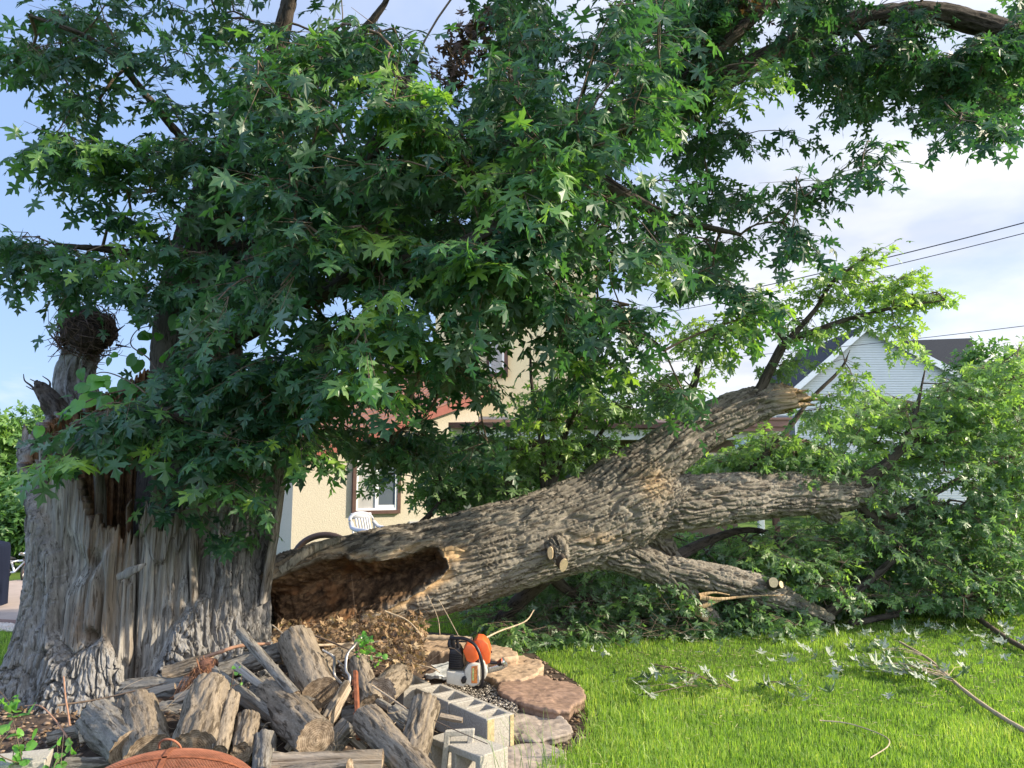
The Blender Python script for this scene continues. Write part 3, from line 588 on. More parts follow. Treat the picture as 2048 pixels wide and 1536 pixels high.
BO += [([(630, 850), (700, 865), (760, 870), (860, 880)], 22, 24), ([(820, 860), (850, 900)], 16, 6)]
BO = [(p_, r_*.9, int(n_*.68)) for p_, r_, n_ in BO]
cl2, cpx2 = sample_px([], 0, depth_b, (), BO)
def depth_top(x, y): return R_.uniform(4.5, 7.0)
# the crown goes on above the picture
cl5, _ = sample_px([[(1290, -40), (2100, -40), (2090, 225), (2000, 262), (1930, 205), (1890, 260), (1800, 205), (1730, 235), (1660, 235), (1600, 150), (1500, 200), (1330, 260)]], 170, lambda x, y: R_.uniform(6.2, 8.2), (), (), 22, -.2)
cl3, _ = sample_px([[(150, -60), (2200, -60), (2150, -330), (1200, -520), (400, -420)]], 300, depth_top)
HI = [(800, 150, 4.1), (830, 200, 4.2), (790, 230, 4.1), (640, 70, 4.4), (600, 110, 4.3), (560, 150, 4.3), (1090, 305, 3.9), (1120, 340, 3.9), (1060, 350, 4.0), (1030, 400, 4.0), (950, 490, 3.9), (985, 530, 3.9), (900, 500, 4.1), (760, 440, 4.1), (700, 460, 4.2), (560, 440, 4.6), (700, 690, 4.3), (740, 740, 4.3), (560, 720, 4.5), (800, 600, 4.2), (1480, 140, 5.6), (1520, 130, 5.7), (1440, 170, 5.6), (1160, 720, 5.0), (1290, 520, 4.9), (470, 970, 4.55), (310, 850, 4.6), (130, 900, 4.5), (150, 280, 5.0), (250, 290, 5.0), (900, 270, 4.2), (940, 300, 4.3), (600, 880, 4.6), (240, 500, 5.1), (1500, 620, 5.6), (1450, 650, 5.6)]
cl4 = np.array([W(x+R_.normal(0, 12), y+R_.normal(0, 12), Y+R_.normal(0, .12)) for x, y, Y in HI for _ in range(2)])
clus = np.vstack([cl, cl2, cl3, cl5, cl4])
P0, P1, r0, r1, el, cdir, clid = grow([(q[1], q[2]) for q in LIMBS], clus)
lp, ld, ln_, ls, own, t0, t1, tow = sprays(clus, cdir, 4, 4, .29, (.085, .15), .45)
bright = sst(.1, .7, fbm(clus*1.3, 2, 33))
tint_c = np.clip(.26+.26*bright+R_.normal(0, .09, len(clus)), 0, 1); tint_c[-len(cl4):] += .42; tint_c = np.clip(tint_c, 0, 1)  # HI sprigs: sunlit highlights put into the leaf tint
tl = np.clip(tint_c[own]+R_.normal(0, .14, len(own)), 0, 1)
for li, (o, q, r) in enumerate(LIMBS):
    e = el == li; te = clid[tow] == li; lf = clid[own] == li
    A0 = np.vstack([P0[e], t0[te]]); A1 = np.vstack([P1[e], t1[te]])
    if not len(A0): continue
    V, Fq = frusta(A0, A1, np.concatenate([r0[e], np.full(te.sum(), .0028)]), np.concatenate([r1[e], np.full(te.sum(), .0012)]))
    c_ = mesh_np('twigs', V, [Fq], m_twig, None, True); c_.parent = o; c_.matrix_parent_inverse = Matrix.Identity(4)
    if lf.any():
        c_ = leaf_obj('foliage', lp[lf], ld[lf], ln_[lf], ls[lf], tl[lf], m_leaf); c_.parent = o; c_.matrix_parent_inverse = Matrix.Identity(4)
for o, _, _ in LIMBS:
    for ch in o.children: ch.location = (0, 0, 0); ch.matrix_parent_inverse = Matrix.Identity(4); ch.matrix_basis = Matrix.Translation((0, 0, 0))
# withered leaf bunches hanging in the crown
for pts, num in (([(1010, 0, 5.4), (950, 60, 5.3), (905, 100, 5.3), (895, 165, 5.3)], 120), ([(1500, -20, 6.4), (1502, 30, 6.4)], 40)):
    P = spline([W(*p) for p in pts], 40); mb = MB(); mb.tube(P, np.linspace(.008, .003, 40), 6); st = mb.build('dead_twig', m_twig, tree, True)
    k = R_.integers(8, 40, num); pos = P[k]+R_.normal(0, .07, (num, 3)); dd = R_.normal(0, .35, (num, 3))+[0, 0, -1]
    lo = leaf_obj('withered_leaves', pos, dd, R_.normal(0, 1, (num, 3)), R_.uniform(.07, .12, num), R_.uniform(0, 1, num), m_darkdead, None, curl=1.0); lo.parent = st; lo.matrix_parent_inverse = Matrix.Identity(4)
# ================================================================ FALLEN MAPLE
def evalmesh(o):
    dg = bpy.context.evaluated_depsgraph_get(); me = bpy.data.meshes.new_from_object(o.evaluated_get(dg)); nv = len(me.vertices)
    V = np.zeros(nv*3, np.float32); me.vertices.foreach_get('co', V); N = np.zeros(nv*3, np.float32); me.vertices.foreach_get('normal', N)
    np_ = len(me.polygons); tot = np.zeros(np_, np.int32); me.polygons.foreach_get('loop_total', tot); li = np.zeros(len(me.loops), np.int32); me.loops.foreach_get('vertex_index', li)
    st = np.zeros(np_, np.int32); me.polygons.foreach_get('loop_start', st)
    fs = []
    for k in np.unique(tot): s_ = st[tot == k]; fs.append(li[s_[:, None]+np.arange(k)])
    bpy.data.meshes.remove(me); return V.reshape(-1, 3).astype(float), N.reshape(-1, 3).astype(float), fs
fallen = empty('fallen_maple_tree', (.9, 7.2, 0), 'thick silver maple trunk fallen across the lawn with forked limbs and leafy crown', 'tree')
AX = [([(490, 1240, 5.85, .37), (620, 1198, 6.1, .40), (760, 1160, 6.35, .40), (900, 1125, 6.6, .39), (1050, 1082, 6.85, .385), (1180, 1040, 7.1, .41), (1270, 1003, 7.2, .38), (1320, 985, 7.25, .30)]),
      ([(1190, 1010, 7.12, .32), (1250, 965, 7.15, .285), (1320, 915, 7.2, .235), (1400, 858, 7.3, .205), (1480, 820, 7.4, .18), (1535, 800, 7.45, .155), (1560, 792, 7.5, .11)]),
      ([(1220, 1020, 7.15, .36), (1340, 1008, 7.25, .265), (1450, 998, 7.5, .235), (1580, 988, 7.8, .21), (1690, 988, 8.05, .17), (1765, 985, 8.2, .07)]),
      ([(1120, 1085, 6.95, .30), (1210, 1095, 7.05, .19), (1290, 1125, 7.2, .14), (1350, 1165, 7.35, .11), (1405, 1220, 7.5, .08), (1440, 1255, 7.55, .05)]),
      ([(1310, 1135, 7.25, .12), (1400, 1150, 7.4, .125), (1490, 1170, 7.6, .13), (1570, 1200, 7.75, .11), (1660, 1243, 7.9, .07)]),
      ([(1280, 1050, 7.3, .15), (1320, 1085, 7.45, .12), (1350, 1125, 7.6, .07)]), ([(1640, 1000, 8.0, .16), (1670, 1040, 8.1, .07)]),
      ([(1105, 1085, 6.62, .11), (1115, 1100, 6.5, .085), (1122, 1112, 6.42, .07)])]
mbt = MB(); SEG = []
for ax in AX:
    A4 = np.array([[*W(a[0], a[1], a[2]), a[3]] for a in ax]); Q = spline(A4, 70); mbt.tube(Q[:, :3], Q[:, 3], 28); SEG.append(Q)
tmp = mbt.build('tmp', m_trunk)
md = tmp.modifiers.new('r', 'REMESH'); md.mode = 'VOXEL'; md.voxel_size = .0105; ms_ = tmp.modifiers.new('s', 'SMOOTH'); ms_.factor = .8; ms_.iterations = 26
V, N, fs = evalmesh(tmp); bpy.data.objects.remove(tmp)
best = np.full(len(V), 1e9); q = np.zeros_like(V)
off = 0
for Q in SEG:
    T, A, B = frames(Q[:, :3]); sl_ = np.concatenate([[0], np.cumsum(np.linalg.norm(np.diff(Q[:, :3], axis=0), axis=1))])
    for c0 in range(0, len(V), 40000):
        v = V[c0:c0+40000]; dd = np.linalg.norm(v[:, None]-Q[None, :, :3], axis=2)-Q[None, :, 3]; k = dd.argmin(1); dm = dd[np.arange(len(v)), k]
        up = dm < best[c0:c0+40000]; rel = v-Q[k, :3]; qq = np.stack([(rel*A[k]).sum(1), (rel*B[k]).sum(1), sl_[k]+(rel*T[k]).sum(1)+off], 1)
        best[c0:c0+40000] = np.where(up, dm, best[c0:c0+40000]); q[c0:c0+40000] = np.where(up[:, None], qq, q[c0:c0+40000])
    off += 3.3
px, py = proj(V)
view = V-np.array([0, 0, CZ]); front = (N*view).sum(1) < 0
CAV = [(440, 1175), (545, 1150), (600, 1128), (680, 1100), (715, 1120), (790, 1112), (850, 1090), (878, 1090), (900, 1128), (893, 1150), (862, 1172), (800, 1208), (745, 1238), (690, 1262), (560, 1310), (440, 1330)]
jx = 7*fbm(V*11, 3, 4); jy = 6*fbm(V*11+30, 3, 5)
sd = sdpoly(px+jx, py+jy, CAV)
ball = (np.abs(V[:, 0]) < 99) & (px < 930)
cav = np.where(front & ball, sst(-1, 16, sd), 0)
deep = sst(0, 60, sd)*.48+.12
dark = 1+.25*fbm(V*4, 3, 8)
scar = np.exp(-((px-1308)/26)**2-((py-968)/34)**2)*front+.7*np.exp(-((px-1200)/50)**2-((py-1075)/10)**2)*front
lip = np.exp(-((sd+7)/6.5)**2)*front*sst(730, 800, px)*(py > 1140)*.95+np.exp(-((px-912)/20)**2-((py-1108)/15)**2)*front*.9+np.exp(-((sd+4)/4)**2)*front*(px < 930)*.5
endw = sst(1545, 1562, px)*(py < 840)
bd = bark_disp(q, 1.0, 21)
nrm = N.copy()
disp = (bd*.055-.036)*(1-cav)*(1-.8*lip)+.02*fbm(V*5, 3, 40)
disp -= .03*lip
V = V+nrm*disp[:, None]
# shallow decayed trough opened in the side facing the pile
rotn = .07*fbm(V*9, 4, 44)+.045*fbm(V*np.array([26, 26, 26]), 4, 45)
V[:, 1] += cav*(deep*dark+rotn)
V[:, 2] += cav*(.03*fbm(V*6, 2, 46)+.022*fbm(V*30, 3, 47)); V[:, 0] += cav*.02*fbm(V*30, 3, 48)
# jagged torn end of the upper limb
te = endw*np.abs(vn(q*np.array([22, 22, 1.2]), 71)); V[:, 0] += te*.34*(1+.5*(py > 800)); V[:, 2] += te*.01
V[:, 2] = np.maximum(V[:, 2], -.02)
mesh_np('trunk', V, fs, m_trunk, fallen, True, {'bc': q, 'wood': np.clip(lip+.55*scar+endw*.6, 0, 1), 'rot': np.maximum(cav, 0)})
for P, r, wd_ in (([W(1540, 812, 7.4), W(1575, 803, 7.42), W(1612, 789, 7.45)], [.07, .05, .006], .5), ([W(1530, 785, 7.4), W(1556, 775, 7.4), W(1568, 762, 7.45)], [.05, .03, .004], .9),
               ([W(1520, 790, 7.35), W(1545, 785, 7.35), W(1575, 780, 7.4)], [.05, .04, .004], .8), ([W(560, 1142, 5.75), W(620, 1100, 5.85), W(680, 1078, 6.0)], [.03, .04, .03], 0),
               ([W(500, 1150, 5.85), W(545, 1138, 5.8), W(585, 1112, 5.85)], [.05, .035, .01], .3),
               ([W(745, 1245, 6.1), W(820, 1203, 6.2), W(880, 1162, 6.25), W(925, 1128, 6.3)], [.012, .035, .03, .008], 1), ([W(690, 1268, 6.0), W(760, 1240, 6.08), W(830, 1195, 6.2)], [.012, .03, .008], 1),
               ([W(1400, 1195, 7.3), W(1440, 1198, 7.32), W(1500, 1192, 7.45), W(1570, 1190, 7.6)], [.024, .014, .009, .005], .9), ([W(1398, 1190, 7.3), W(1430, 1185, 7.35), W(1460, 1190, 7.4)], [.016, .009, .004], .9),
               ([W(1400, 1215, 7.3), W(1425, 1205, 7.32), W(1450, 1197, 7.36)], [.02, .02, .006], 1), ([W(1385, 1220, 7.4), W(1420, 1243, 7.42), W(1450, 1262, 7.45)], [.03, .02, .004], .7),
               ([W(885, 1100, 6.15), W(905, 1097, 6.17), W(930, 1103, 6.2)], [.01, .02, .006], .8)):
    splinter('splinter', P, r, m_trunk, fallen, .45, wood=wd_, s=int(P[0][0]*91) % 60)
def disc(name, c, nrm, rx, ry, mat, parent, th=.006):
    nrm = np.asarray(nrm, float); nrm /= np.linalg.norm(nrm); a = np.cross(nrm, [0, 0, 1.]); a /= np.linalg.norm(a); b = np.cross(nrm, a)
    poly = [(rx*math.cos(t)*(1+.06*math.sin(3*t+rx*99)), ry*math.sin(t)*(1+.05*math.cos(2*t))) for t in np.linspace(0, 2*np.pi, 24, endpoint=False)]
    mb = MB(); mb.prism(poly, a, b, nrm, np.asarray(c)-nrm*th, th*1.5); return mb.build(name, mat, parent)
for p, nn_, rx, ry in (((1101, 1106, 6.38), (-.4, -1, -.1), .024, .055), ((1127, 1130, 6.36), (.3, -1, -.5), .034, .062), ((1547, 1165, 7.36), (-.25, -1, .25), .042, .05), ((1562, 1169, 7.38), (.35, -1, .25), .022, .034)):
    c = W(*p); mb = MB(); c = np.array(c); n_ = np.array(nn_)/np.linalg.norm(nn_); mb.tube([c-n_*.16, c-n_*.02, c], [max(rx, ry)*1.25, max(rx, ry)*1.02, max(rx, ry)*.95], 14, squash=rx/ry*.98+.02); st = mb.build('branch_stub', m_limb, fallen, True)
    d_ = disc('cut_end', c+n_*.003, nn_, rx, ry, m_freshcut, None); d_.parent = st; d_.matrix_parent_inverse = Matrix.Identity(4)
FL = []
def fl(pxs, rr, s=0, mat=m_limb, n=20):
    P = np.array([W(*p) for p in pxs]); P[:, 2] = np.maximum(P[:, 2], .02); Q = spline(np.hstack([P, np.array(rr)[:, None]]), max(8, int(np.linalg.norm(np.diff(P, axis=0), axis=1).sum()/.12)))
    o, _ = limb('branch', P, rr, mat, fallen, nth=n, amp=min(.012, rr[0]*.12), s=s); FL.append((o, Q[:, :3], Q[:, 3]))
fl([(1515, 790, 7.35), (1545, 730, 7.35), (1575, 682, 7.3), (1630, 662, 7.3), (1690, 640, 7.3), (1790, 615, 7.3), (1890, 600, 7.3)], [.055, .045, .04, .028, .02, .014, .006], 1)
fl([(1575, 682, 7.3), (1630, 620, 7.3), (1670, 560, 7.3), (1750, 505, 7.3)], [.03, .022, .016, .005], 2)
fl([(1575, 690, 7.3), (1540, 640, 7.35), (1520, 570, 7.4)], [.02, .012, .004], 3)
fl([(1090, 985, 7.15), (1085, 920, 7.15), (1080, 850, 7.2), (1065, 780, 7.3), (1060, 700, 7.4)], [.045, .035, .03, .02, .006], 4)
fl([(1100, 975, 7.15), (1120, 920, 7.2), (1135, 850, 7.3), (1180, 780, 7.4), (1220, 720, 7.5)], [.045, .035, .03, .02, .006], 5)
fl([(1115, 930, 7.2), (1180, 890, 7.4), (1240, 820, 7.6), (1300, 790, 7.7)], [.03, .02, .015, .006], 6)
fl([(1370, 830, 7.3), (1390, 760, 7.4), (1410, 700, 7.5), (1450, 640, 7.6)], [.05, .035, .025, .008], 7)
fl([(1690, 985, 8.0), (1760, 940, 8.1), (1800, 900, 8.2), (1870, 850, 8.4), (1960, 790, 8.6), (2060, 740, 8.8)], [.11, .06, .05, .035, .025, .008], 8)
fl([(1800, 900, 8.2), (1830, 830, 8.3), (1850, 740, 8.4)], [.04, .025, .006], 9)
fl([(1720, 1000, 8.1), (1790, 1030, 8.2), (1880, 980, 8.3), (2000, 920, 8.4), (2100, 890, 8.5)], [.06, .04, .03, .02, .008], 10)
fl([(1720, 1010, 8.1), (1800, 1090, 8.3), (1900, 1120, 8.4), (2060, 1100, 8.6)], [.06, .045, .03, .012], 11)
fl([(1640, 1240, 7.9), (1740, 1160, 8.1), (1830, 1080, 8.2), (1900, 1000, 8.3)], [.07, .045, .03, .01], 12)
fl([(1700, 1250, 8.0), (1850, 1215, 8.2), (1990, 1180, 8.3), (2150, 1160, 8.4)], [.035, .028, .02, .01], 13)
fl([(1780, 1215, 8.9), (1900, 1213, 8.9), (2060, 1210, 8.9), (2300, 1212, 8.9)], [.13, .14, .14, .12], 14)
fl([(1090, 1150, 6.95), (1040, 1200, 7.3), (980, 1260, 7.6)], [.09, .07, .05], 15)
fl([(1080, 1130, 7.0), (1150, 1190, 7.4), (1250, 1230, 7.8), (1350, 1240, 8.2)], [.07, .04, .03, .01], 16)
fl([(1340, 1120, 7.6), (1420, 1080, 8.0), (1500, 1060, 8.4), (1600, 1080, 8.8)], [.06, .045, .03, .01], 17)
fl([(830, 1060, 6.9), (880, 1000, 7.1), (875, 930, 7.2), (860, 860, 7.3)], [.03, .02, .014, .005], 18)
fl([(1500, 940, 7.8), (1560, 880, 7.9), (1620, 800, 8.0), (1680, 740, 8.1), (1700, 700, 8.1)], [.04, .03, .02, .015, .005], 19)
fl([(1040, 1000, 7.1), (960, 960, 7.3), (900, 930, 7.3)], [.03, .02, .006], 20)
FM1 = [(1625, 810), (1670, 775), (1740, 765), (1830, 790), (1870, 740), (1920, 735), (1970, 700), (2060, 665), (2100, 900), (2100, 1235), (1700, 1235), (1500, 1225), (1300, 1235), (1180, 1260), (1000, 1270), (960, 1235), (1040, 1180), (1150, 1150), (1250, 1150), (1340, 1120), (1420, 1070), (1560, 1060), (1680, 1050), (1700, 960), (1620, 920), (1600, 850)]
FH = [[(1640, 790), (1700, 770), (1680, 830), (1640, 840)]]
def depth_f(x, y):
    if y > 1100: return min(R_.uniform(7.6, 9.4), G(x, y, .12)[1])
    return R_.uniform(7.9, 9.8) if x > 1600 else R_.uniform(7.8, 9.2)
fc1, _ = sample_px([FM1], 900, depth_f, (), (), 20, -.42)
FM2 = [(830, 1010), (840, 880), (940, 860), (1040, 840), (1080, 740), (1200, 730), (1260, 760), (1400, 640), (1470, 640), (1460, 740), (1300, 830), (1230, 900), (1090, 960), (960, 1000)]
fc2, _ = sample_px([FM2], 175, lambda x, y: R_.uniform(7.0, 7.9))
FM3 = [(1400, 920), (1560, 860), (1680, 900), (1690, 945), (1500, 940), (1390, 945)]
fc3, _ = sample_px([FM3], 110, lambda x, y: R_.uniform(7.7, 8.8))
FB = [([(1590, 675), (1660, 640), (1750, 615), (1830, 585), (1900, 595)], 18, 20), ([(1600, 640), (1650, 570), (1690, 530), (1750, 505)], 18, 15), ([(1560, 650), (1520, 590)], 24, 8), ([(1780, 630), (1820, 680)], 12, 5), ([(1650, 600), (1780, 560), (1830, 560)], 22, 12),
      ([(1590, 700), (1560, 740)], 20, 5), ([(1640, 830), (1670, 770)], 24, 5), ([(760, 930), (770, 960)], 12, 4), ([(880, 1000), (920, 950), (900, 890)], 30, 12), ([(1000, 1270), (1030, 1290), (1000, 1230)], 20, 6), ([(1700, 730), (1690, 770)], 12, 3)]
fc4, _ = sample_px([], 0, lambda x, y: R_.uniform(7.1, 7.6) if y < 1150 else R_.uniform(6.6, 7.2), (), FB)
FM4 = [(950, 1275), (960, 1190), (1040, 1150), (1150, 1130), (1260, 1130), (1400, 1180), (1600, 1235), (1640, 1252), (1400, 1250), (1100, 1272)]
fc5, _ = sample_px([FM4], 230, lambda x, y: min(R_.uniform(7.3, 8.8), G(x, max(y, 1040), .12)[1]))
FM5 = [(1300, 1060), (1400, 1070), (1560, 1050), (1720, 1040), (1720, 1230), (1600, 1190), (1400, 1130), (1330, 1110)]
fc6, _ = sample_px([FM5], 170, lambda x, y: R_.uniform(8.3, 9.6))
fcl = np.vstack([fc1, fc2, fc3, fc4, fc5, fc6]); fcl[:, 2] = np.maximum(fcl[:, 2], .10+R_.uniform(0, .06, len(fcl)))
P0, P1, r0, r1, el, cdir, clid = grow([(q_[1], q_[2]) for q_ in FL], fcl, sag=.05, rtwig=.0018)
P0[:, 2] = np.maximum(P0[:, 2], .01); P1[:, 2] = np.maximum(P1[:, 2], .01)
lp, ld, ln_, ls, own, t0, t1, tow = sprays(fcl, cdir*np.array([1, 1, 1.2])+[0, 0, .25], 4, 4, .25, (.07, .115), .25)
ln_ = ln_+R_.normal(0, .5, ln_.shape); lp[:, 2] = np.maximum(lp[:, 2], .02)
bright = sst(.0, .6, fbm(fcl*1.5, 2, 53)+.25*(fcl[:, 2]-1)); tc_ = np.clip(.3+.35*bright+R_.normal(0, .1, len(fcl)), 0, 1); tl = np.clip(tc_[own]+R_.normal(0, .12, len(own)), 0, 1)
for li, (o, q_, r) in enumerate(FL):
    e = el == li; te = clid[tow] == li; lf = clid[own] == li
    A0 = np.vstack([P0[e], t0[te]]); A1 = np.vstack([P1[e], t1[te]])
    if not len(A0): continue
    V, Fq = frusta(A0, A1, np.concatenate([r0[e], np.full(te.sum(), .0028)]), np.concatenate([r1[e], np.full(te.sum(), .0012)]))
    c_ = mesh_np('twigs', V, [Fq], m_twig); c_.parent = o
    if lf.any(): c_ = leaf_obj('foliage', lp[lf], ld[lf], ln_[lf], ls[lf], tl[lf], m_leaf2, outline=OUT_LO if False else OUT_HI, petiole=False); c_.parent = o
# ================================================================ HOUSES AND BACKGROUND
m_stucco = simple('cream stucco', (.53, .475, .375), .95, 60, .10, .012)
m_tile = simple('red brown roof tile', (.27, .135, .10), .8, 9, .3, .004)
m_fascia = simple('red brown painted fascia', (.30, .10, .075), .6, 8, .12, .001)
m_brown = simple('dark brown trim', (.10, .055, .045), .55, 12, .2, .001)
m_white = simple('white vinyl', (.78, .79, .80), .45, 10, .04, 0)
m_dark = simple('dark interior', (.025, .025, .03), .5, 4, .3, 0)
m_gray = simple('grey flashing', (.42, .42, .43), .6, 6, .1, 0)
m_glass, t_, b_ = M('window glass', (.10, .12, .15), .06, .8); 
m_curtain = simple('grey curtain behind glass', (.38, .37, .36), .6, 14, .1, .004, stretch=(1, 1, .1))
hA = np.array([W(585, 1000, 12.0)[0], 12.0, 0]); ux = np.array([math.cos(rad(30)), math.sin(rad(30)), 0]); uy = np.array([-math.sin(rad(30)), math.cos(rad(30)), 0]); uz = np.array([0, 0, 1.])
def HM(V): V = np.asarray(V, float); return hA+V[:, :1]*ux+V[:, 1:2]*uy+V[:, 2:3]*uz
house = empty('stucco_house', tuple(hA), 'cream stucco house with red tiled roof behind the fallen trunk', 'house')
def rz(t): return 1.80+.37*t
mb = MB(); mb.add(HM([[0,0,0],[3.3,0,0],[3.3,0,rz(3.3)],[0,0,rz(0)],[0,5,0],[3.3,5,0],[3.3,5,rz(3.3)+1.2],[0,5,rz(0)+1.2]]), [(0,1,2,3),(5,4,7,6),(4,0,3,7),(1,5,6,2),(3,2,6,7),(0,4,5,1)])
mb.build('wall', m_stucco, house)
mb = MB()
for k in range(26):     # courses of tile climbing away from the rake
    v0, v1 = -.12+k*.2, -.12+k*.2+.23; za, zb = .055+.24*k*.2+.03, .055+.24*(k*.2+.2)
    mb.add(HM([[-.2,v0,rz(-.2)+za-.03],[3.6,v0,rz(3.6)+za-.03],[3.6,v0,rz(3.6)+za],[-.2,v0,rz(-.2)+za],[-.2,v1,rz(-.2)+zb],[3.6,v1,rz(3.6)+zb],[3.6,v1,rz(3.6)+zb+.004],[-.2,v1,rz(-.2)+zb+.004]]), [(0,1,2,3),(3,2,6,7),(0,4,5,1),(0,3,7,4),(1,5,6,2),(4,7,6,5)])
roof = mb.build('roof', m_tile, house)
mb = MB(); mb.add(HM([[-.18,-.13,rz(-.18)-.10],[3.5,-.13,rz(3.5)-.10],[3.5,-.13,rz(3.5)+.05],[-.18,-.13,rz(-.18)+.05],[-.18,-.09,rz(-.18)-.10],[3.5,-.09,rz(3.5)-.10],[3.5,-.09,rz(3.5)+.05],[-.18,-.09,rz(-.18)+.05]]), [(0,1,2,3),(5,4,7,6),(4,0,3,7),(1,5,6,2),(3,2,6,7),(0,4,5,1)])
f_ = mb.build('fascia', m_fascia, None); f_.parent = roof
# window
wl, wr, wb_, wt = 1.02, 1.74, 1.00, 1.88
mb = MB(); e = .06
for a, b in (((wl-e, -.06, wb_-e), (wr+e, -.001, wb_)), ((wl-e, -.06, wt), (wr+e, -.001, wt+e)), ((wl-e, -.06, wb_), (wl, -.001, wt)), ((wr, -.06, wb_), (wr+e, -.001, wt))): mb.box(a, b, HM)
win = mb.build('window', m_brown, house)
mb = MB(); f = .035
mid = (wl+wr)/2
for a, b in (((wl, -.045, wb_), (wr, -.002, wb_+f)), ((wl, -.045, wt-f), (wr, -.002, wt)), ((wl, -.045, wb_+f), (wl+f, -.002, wt-f)), ((wr-f, -.045, wb_+f), (wr, -.002, wt-f)), ((mid-.025, -.04, wb_+f), (mid+.03, -.002, wt-f)), ((mid+.03, -.03, wb_+f), (wr-f, -.004, wb_+f+.05))): mb.box(a, b, HM)
c_ = mb.build('frame', m_white); c_.parent = win
mb = MB(); mb.box((wl+f, -.018, wb_+f), (mid-.025, -.010, wt-f), HM); c_ = mb.build('pane', m_curtain); c_.parent = win
mb = MB(); mb.box((mid+.03, -.022, wb_+f+.05), (wr-f, -.006, wt-f), HM); c_ = mb.build('pane', m_glass); c_.parent = win
# vent
mb = MB(); mb.box((1.98, -.03, .62), (2.16, -.001, .80), HM); vt = mb.build('vent', m_gray, house)
mb = MB()
for i_ in range(4):
    mb.box((2.005+i_*.036, -.034, .64), (2.030+i_*.036, -.0305, .775), HM)
c_ = mb.build('grille', m_dark); c_.parent = vt
# two-storey wing with porch, squarely facing the lawn
def BX(px, Y): return (px-1024)/1500*Y
wing = empty('two_storey_house', (BX(1030, 15), 15, 0), 'cream two storey house wing with brown porch roof behind the broken upper limb', 'house')
x0, x1 = BX(868, 15.4), BX(1196, 15.4)
mb = MB(); mb.box((x0, 15.4, 2.75), (x1, 20, 6.3)); mb.build('upper_wall', simple('pale yellow stucco', (.80, .68, .42), .95, 60, .08, .01), wing)
mb = MB(); mb.box((x0-.3, 15.0, 6.3), (x1+.3, 20.3, 6.45)); mb.add([[x0-.3,15.0,6.45],[x1+.3,15.0,6.45],[x1+.3,20.3,6.45],[x0-.3,20.3,6.45],[x0+.3,17.6,7.6],[x1-.3,17.6,7.6]], [(0,1,5,4),(2,3,4,5),(1,2,5),(3,0,4)]); mb.build('roof', m_tile, wing)
mb = MB(); mb.box((BX(1000, 15.4)-.28, 15.33, 3.62), (BX(1010, 15.4)+.06, 15.399, 4.6)); wn_ = mb.build('window', m_brown, wing)
mb = MB(); mb.box((BX(1000, 15.4)-.22, 15.31, 3.7), (BX(1010, 15.4)-.02, 15.329, 4.54)); c_ = mb.build('frame', m_white); c_.parent = wn_
mb = MB(); mb.box((BX(1000, 15.4)-.18, 15.295, 3.75), (BX(1010, 15.4)-.06, 15.309, 4.5)); c_ = mb.build('pane', m_curtain); c_.parent = wn_
px0, px1 = BX(880, 13.6), BX(1560, 13.6)
mb = MB(); mb.box((x0, 15.38, 0), (px1-.3, 15.395, 2.6)); mb.build('lower_wall', simple('porch wall in brown siding', (.13, .10, .09), .8, 5, .2), wing)
mb = MB(); mb.box((x0-.02, 15.2, 2.66), (x1+.02, 15.37, 2.78)); mb.build('flashing', m_gray, wing)
mb = MB(); mb.add([[px0,13.35,2.52],[px1,13.35,2.52],[px1,15.36,2.74],[px0,15.36,2.74],[px0,13.35,2.42],[px1,13.35,2.42],[px1,15.36,2.5],[px0,15.36,2.5]], [(0,1,2,3),(4,7,6,5),(0,4,5,1),(1,5,6,2),(2,6,7,3),(3,7,4,0)]); mb.build('porch_roof', m_brown, wing)
mb = MB(); mb.box((BX(1440, 13.4), 13.28, 2.44), (px1+.05, 13.345, 2.56)); mb.box((BX(1440, 13.4), 13.25, 2.56), (px1+.1, 13.36, 2.60)); mb.box((BX(1450, 13.4), 13.31, 2.36), (px1+.0, 13.348, 2.44)); mb.build('gutter', simple('faded red brown gutter', (.30, .17, .14), .6, 8, .1), wing)
mb = MB(); mb.box((px0, 13.5, 2.22), (px1-.02, 13.66, 2.4)); mb.build('beam', m_white, wing)
for q_ in (885, 1000, 1165, 1300, 1515, 1545):
    mb = MB(); xx = BX(q_, 13.55); mb.box((xx-.05, 13.51, 0), (xx+.05, 13.63, 2.219)); mb.box((xx-.065, 13.495, 0), (xx+.065, 13.645, .25)); mb.build('post', m_white if q_ != 1545 else m_brown, wing, bevel=.006)
mb = MB(); mb.box((BX(1012, 15.3), 15.33, .1), (BX(1064, 15.3), 15.378, 2.1)); d_ = mb.build('door', simple('tan door', (.52, .38, .28), .6, 5, .06), wing)
mb = MB(); mb.box((BX(1012, 15.3)-.06, 15.34, .1), (BX(1012, 15.3), 15.378, 2.16)); mb.box((BX(1064, 15.3), 15.34, .1), (BX(1064, 15.3)+.06, 15.378, 2.16)); c_ = mb.build('frame', m_white); c_.parent = d_
for q_ in (925, 1110, 1230, 1400):
    mb = MB(); mb.box((BX(q_, 15.3)-.45, 15.345, .9), (BX(q_, 15.3)+.45, 15.378, 2.05)); wn_ = mb.build('window', m_white, wing); mb = MB(); mb.box((BX(q_, 15.3)-.4, 15.33, .95), (BX(q_, 15.3)+.4, 15.344, 2.0)); c_ = mb.build('pane', m_glass); c_.parent = wn_
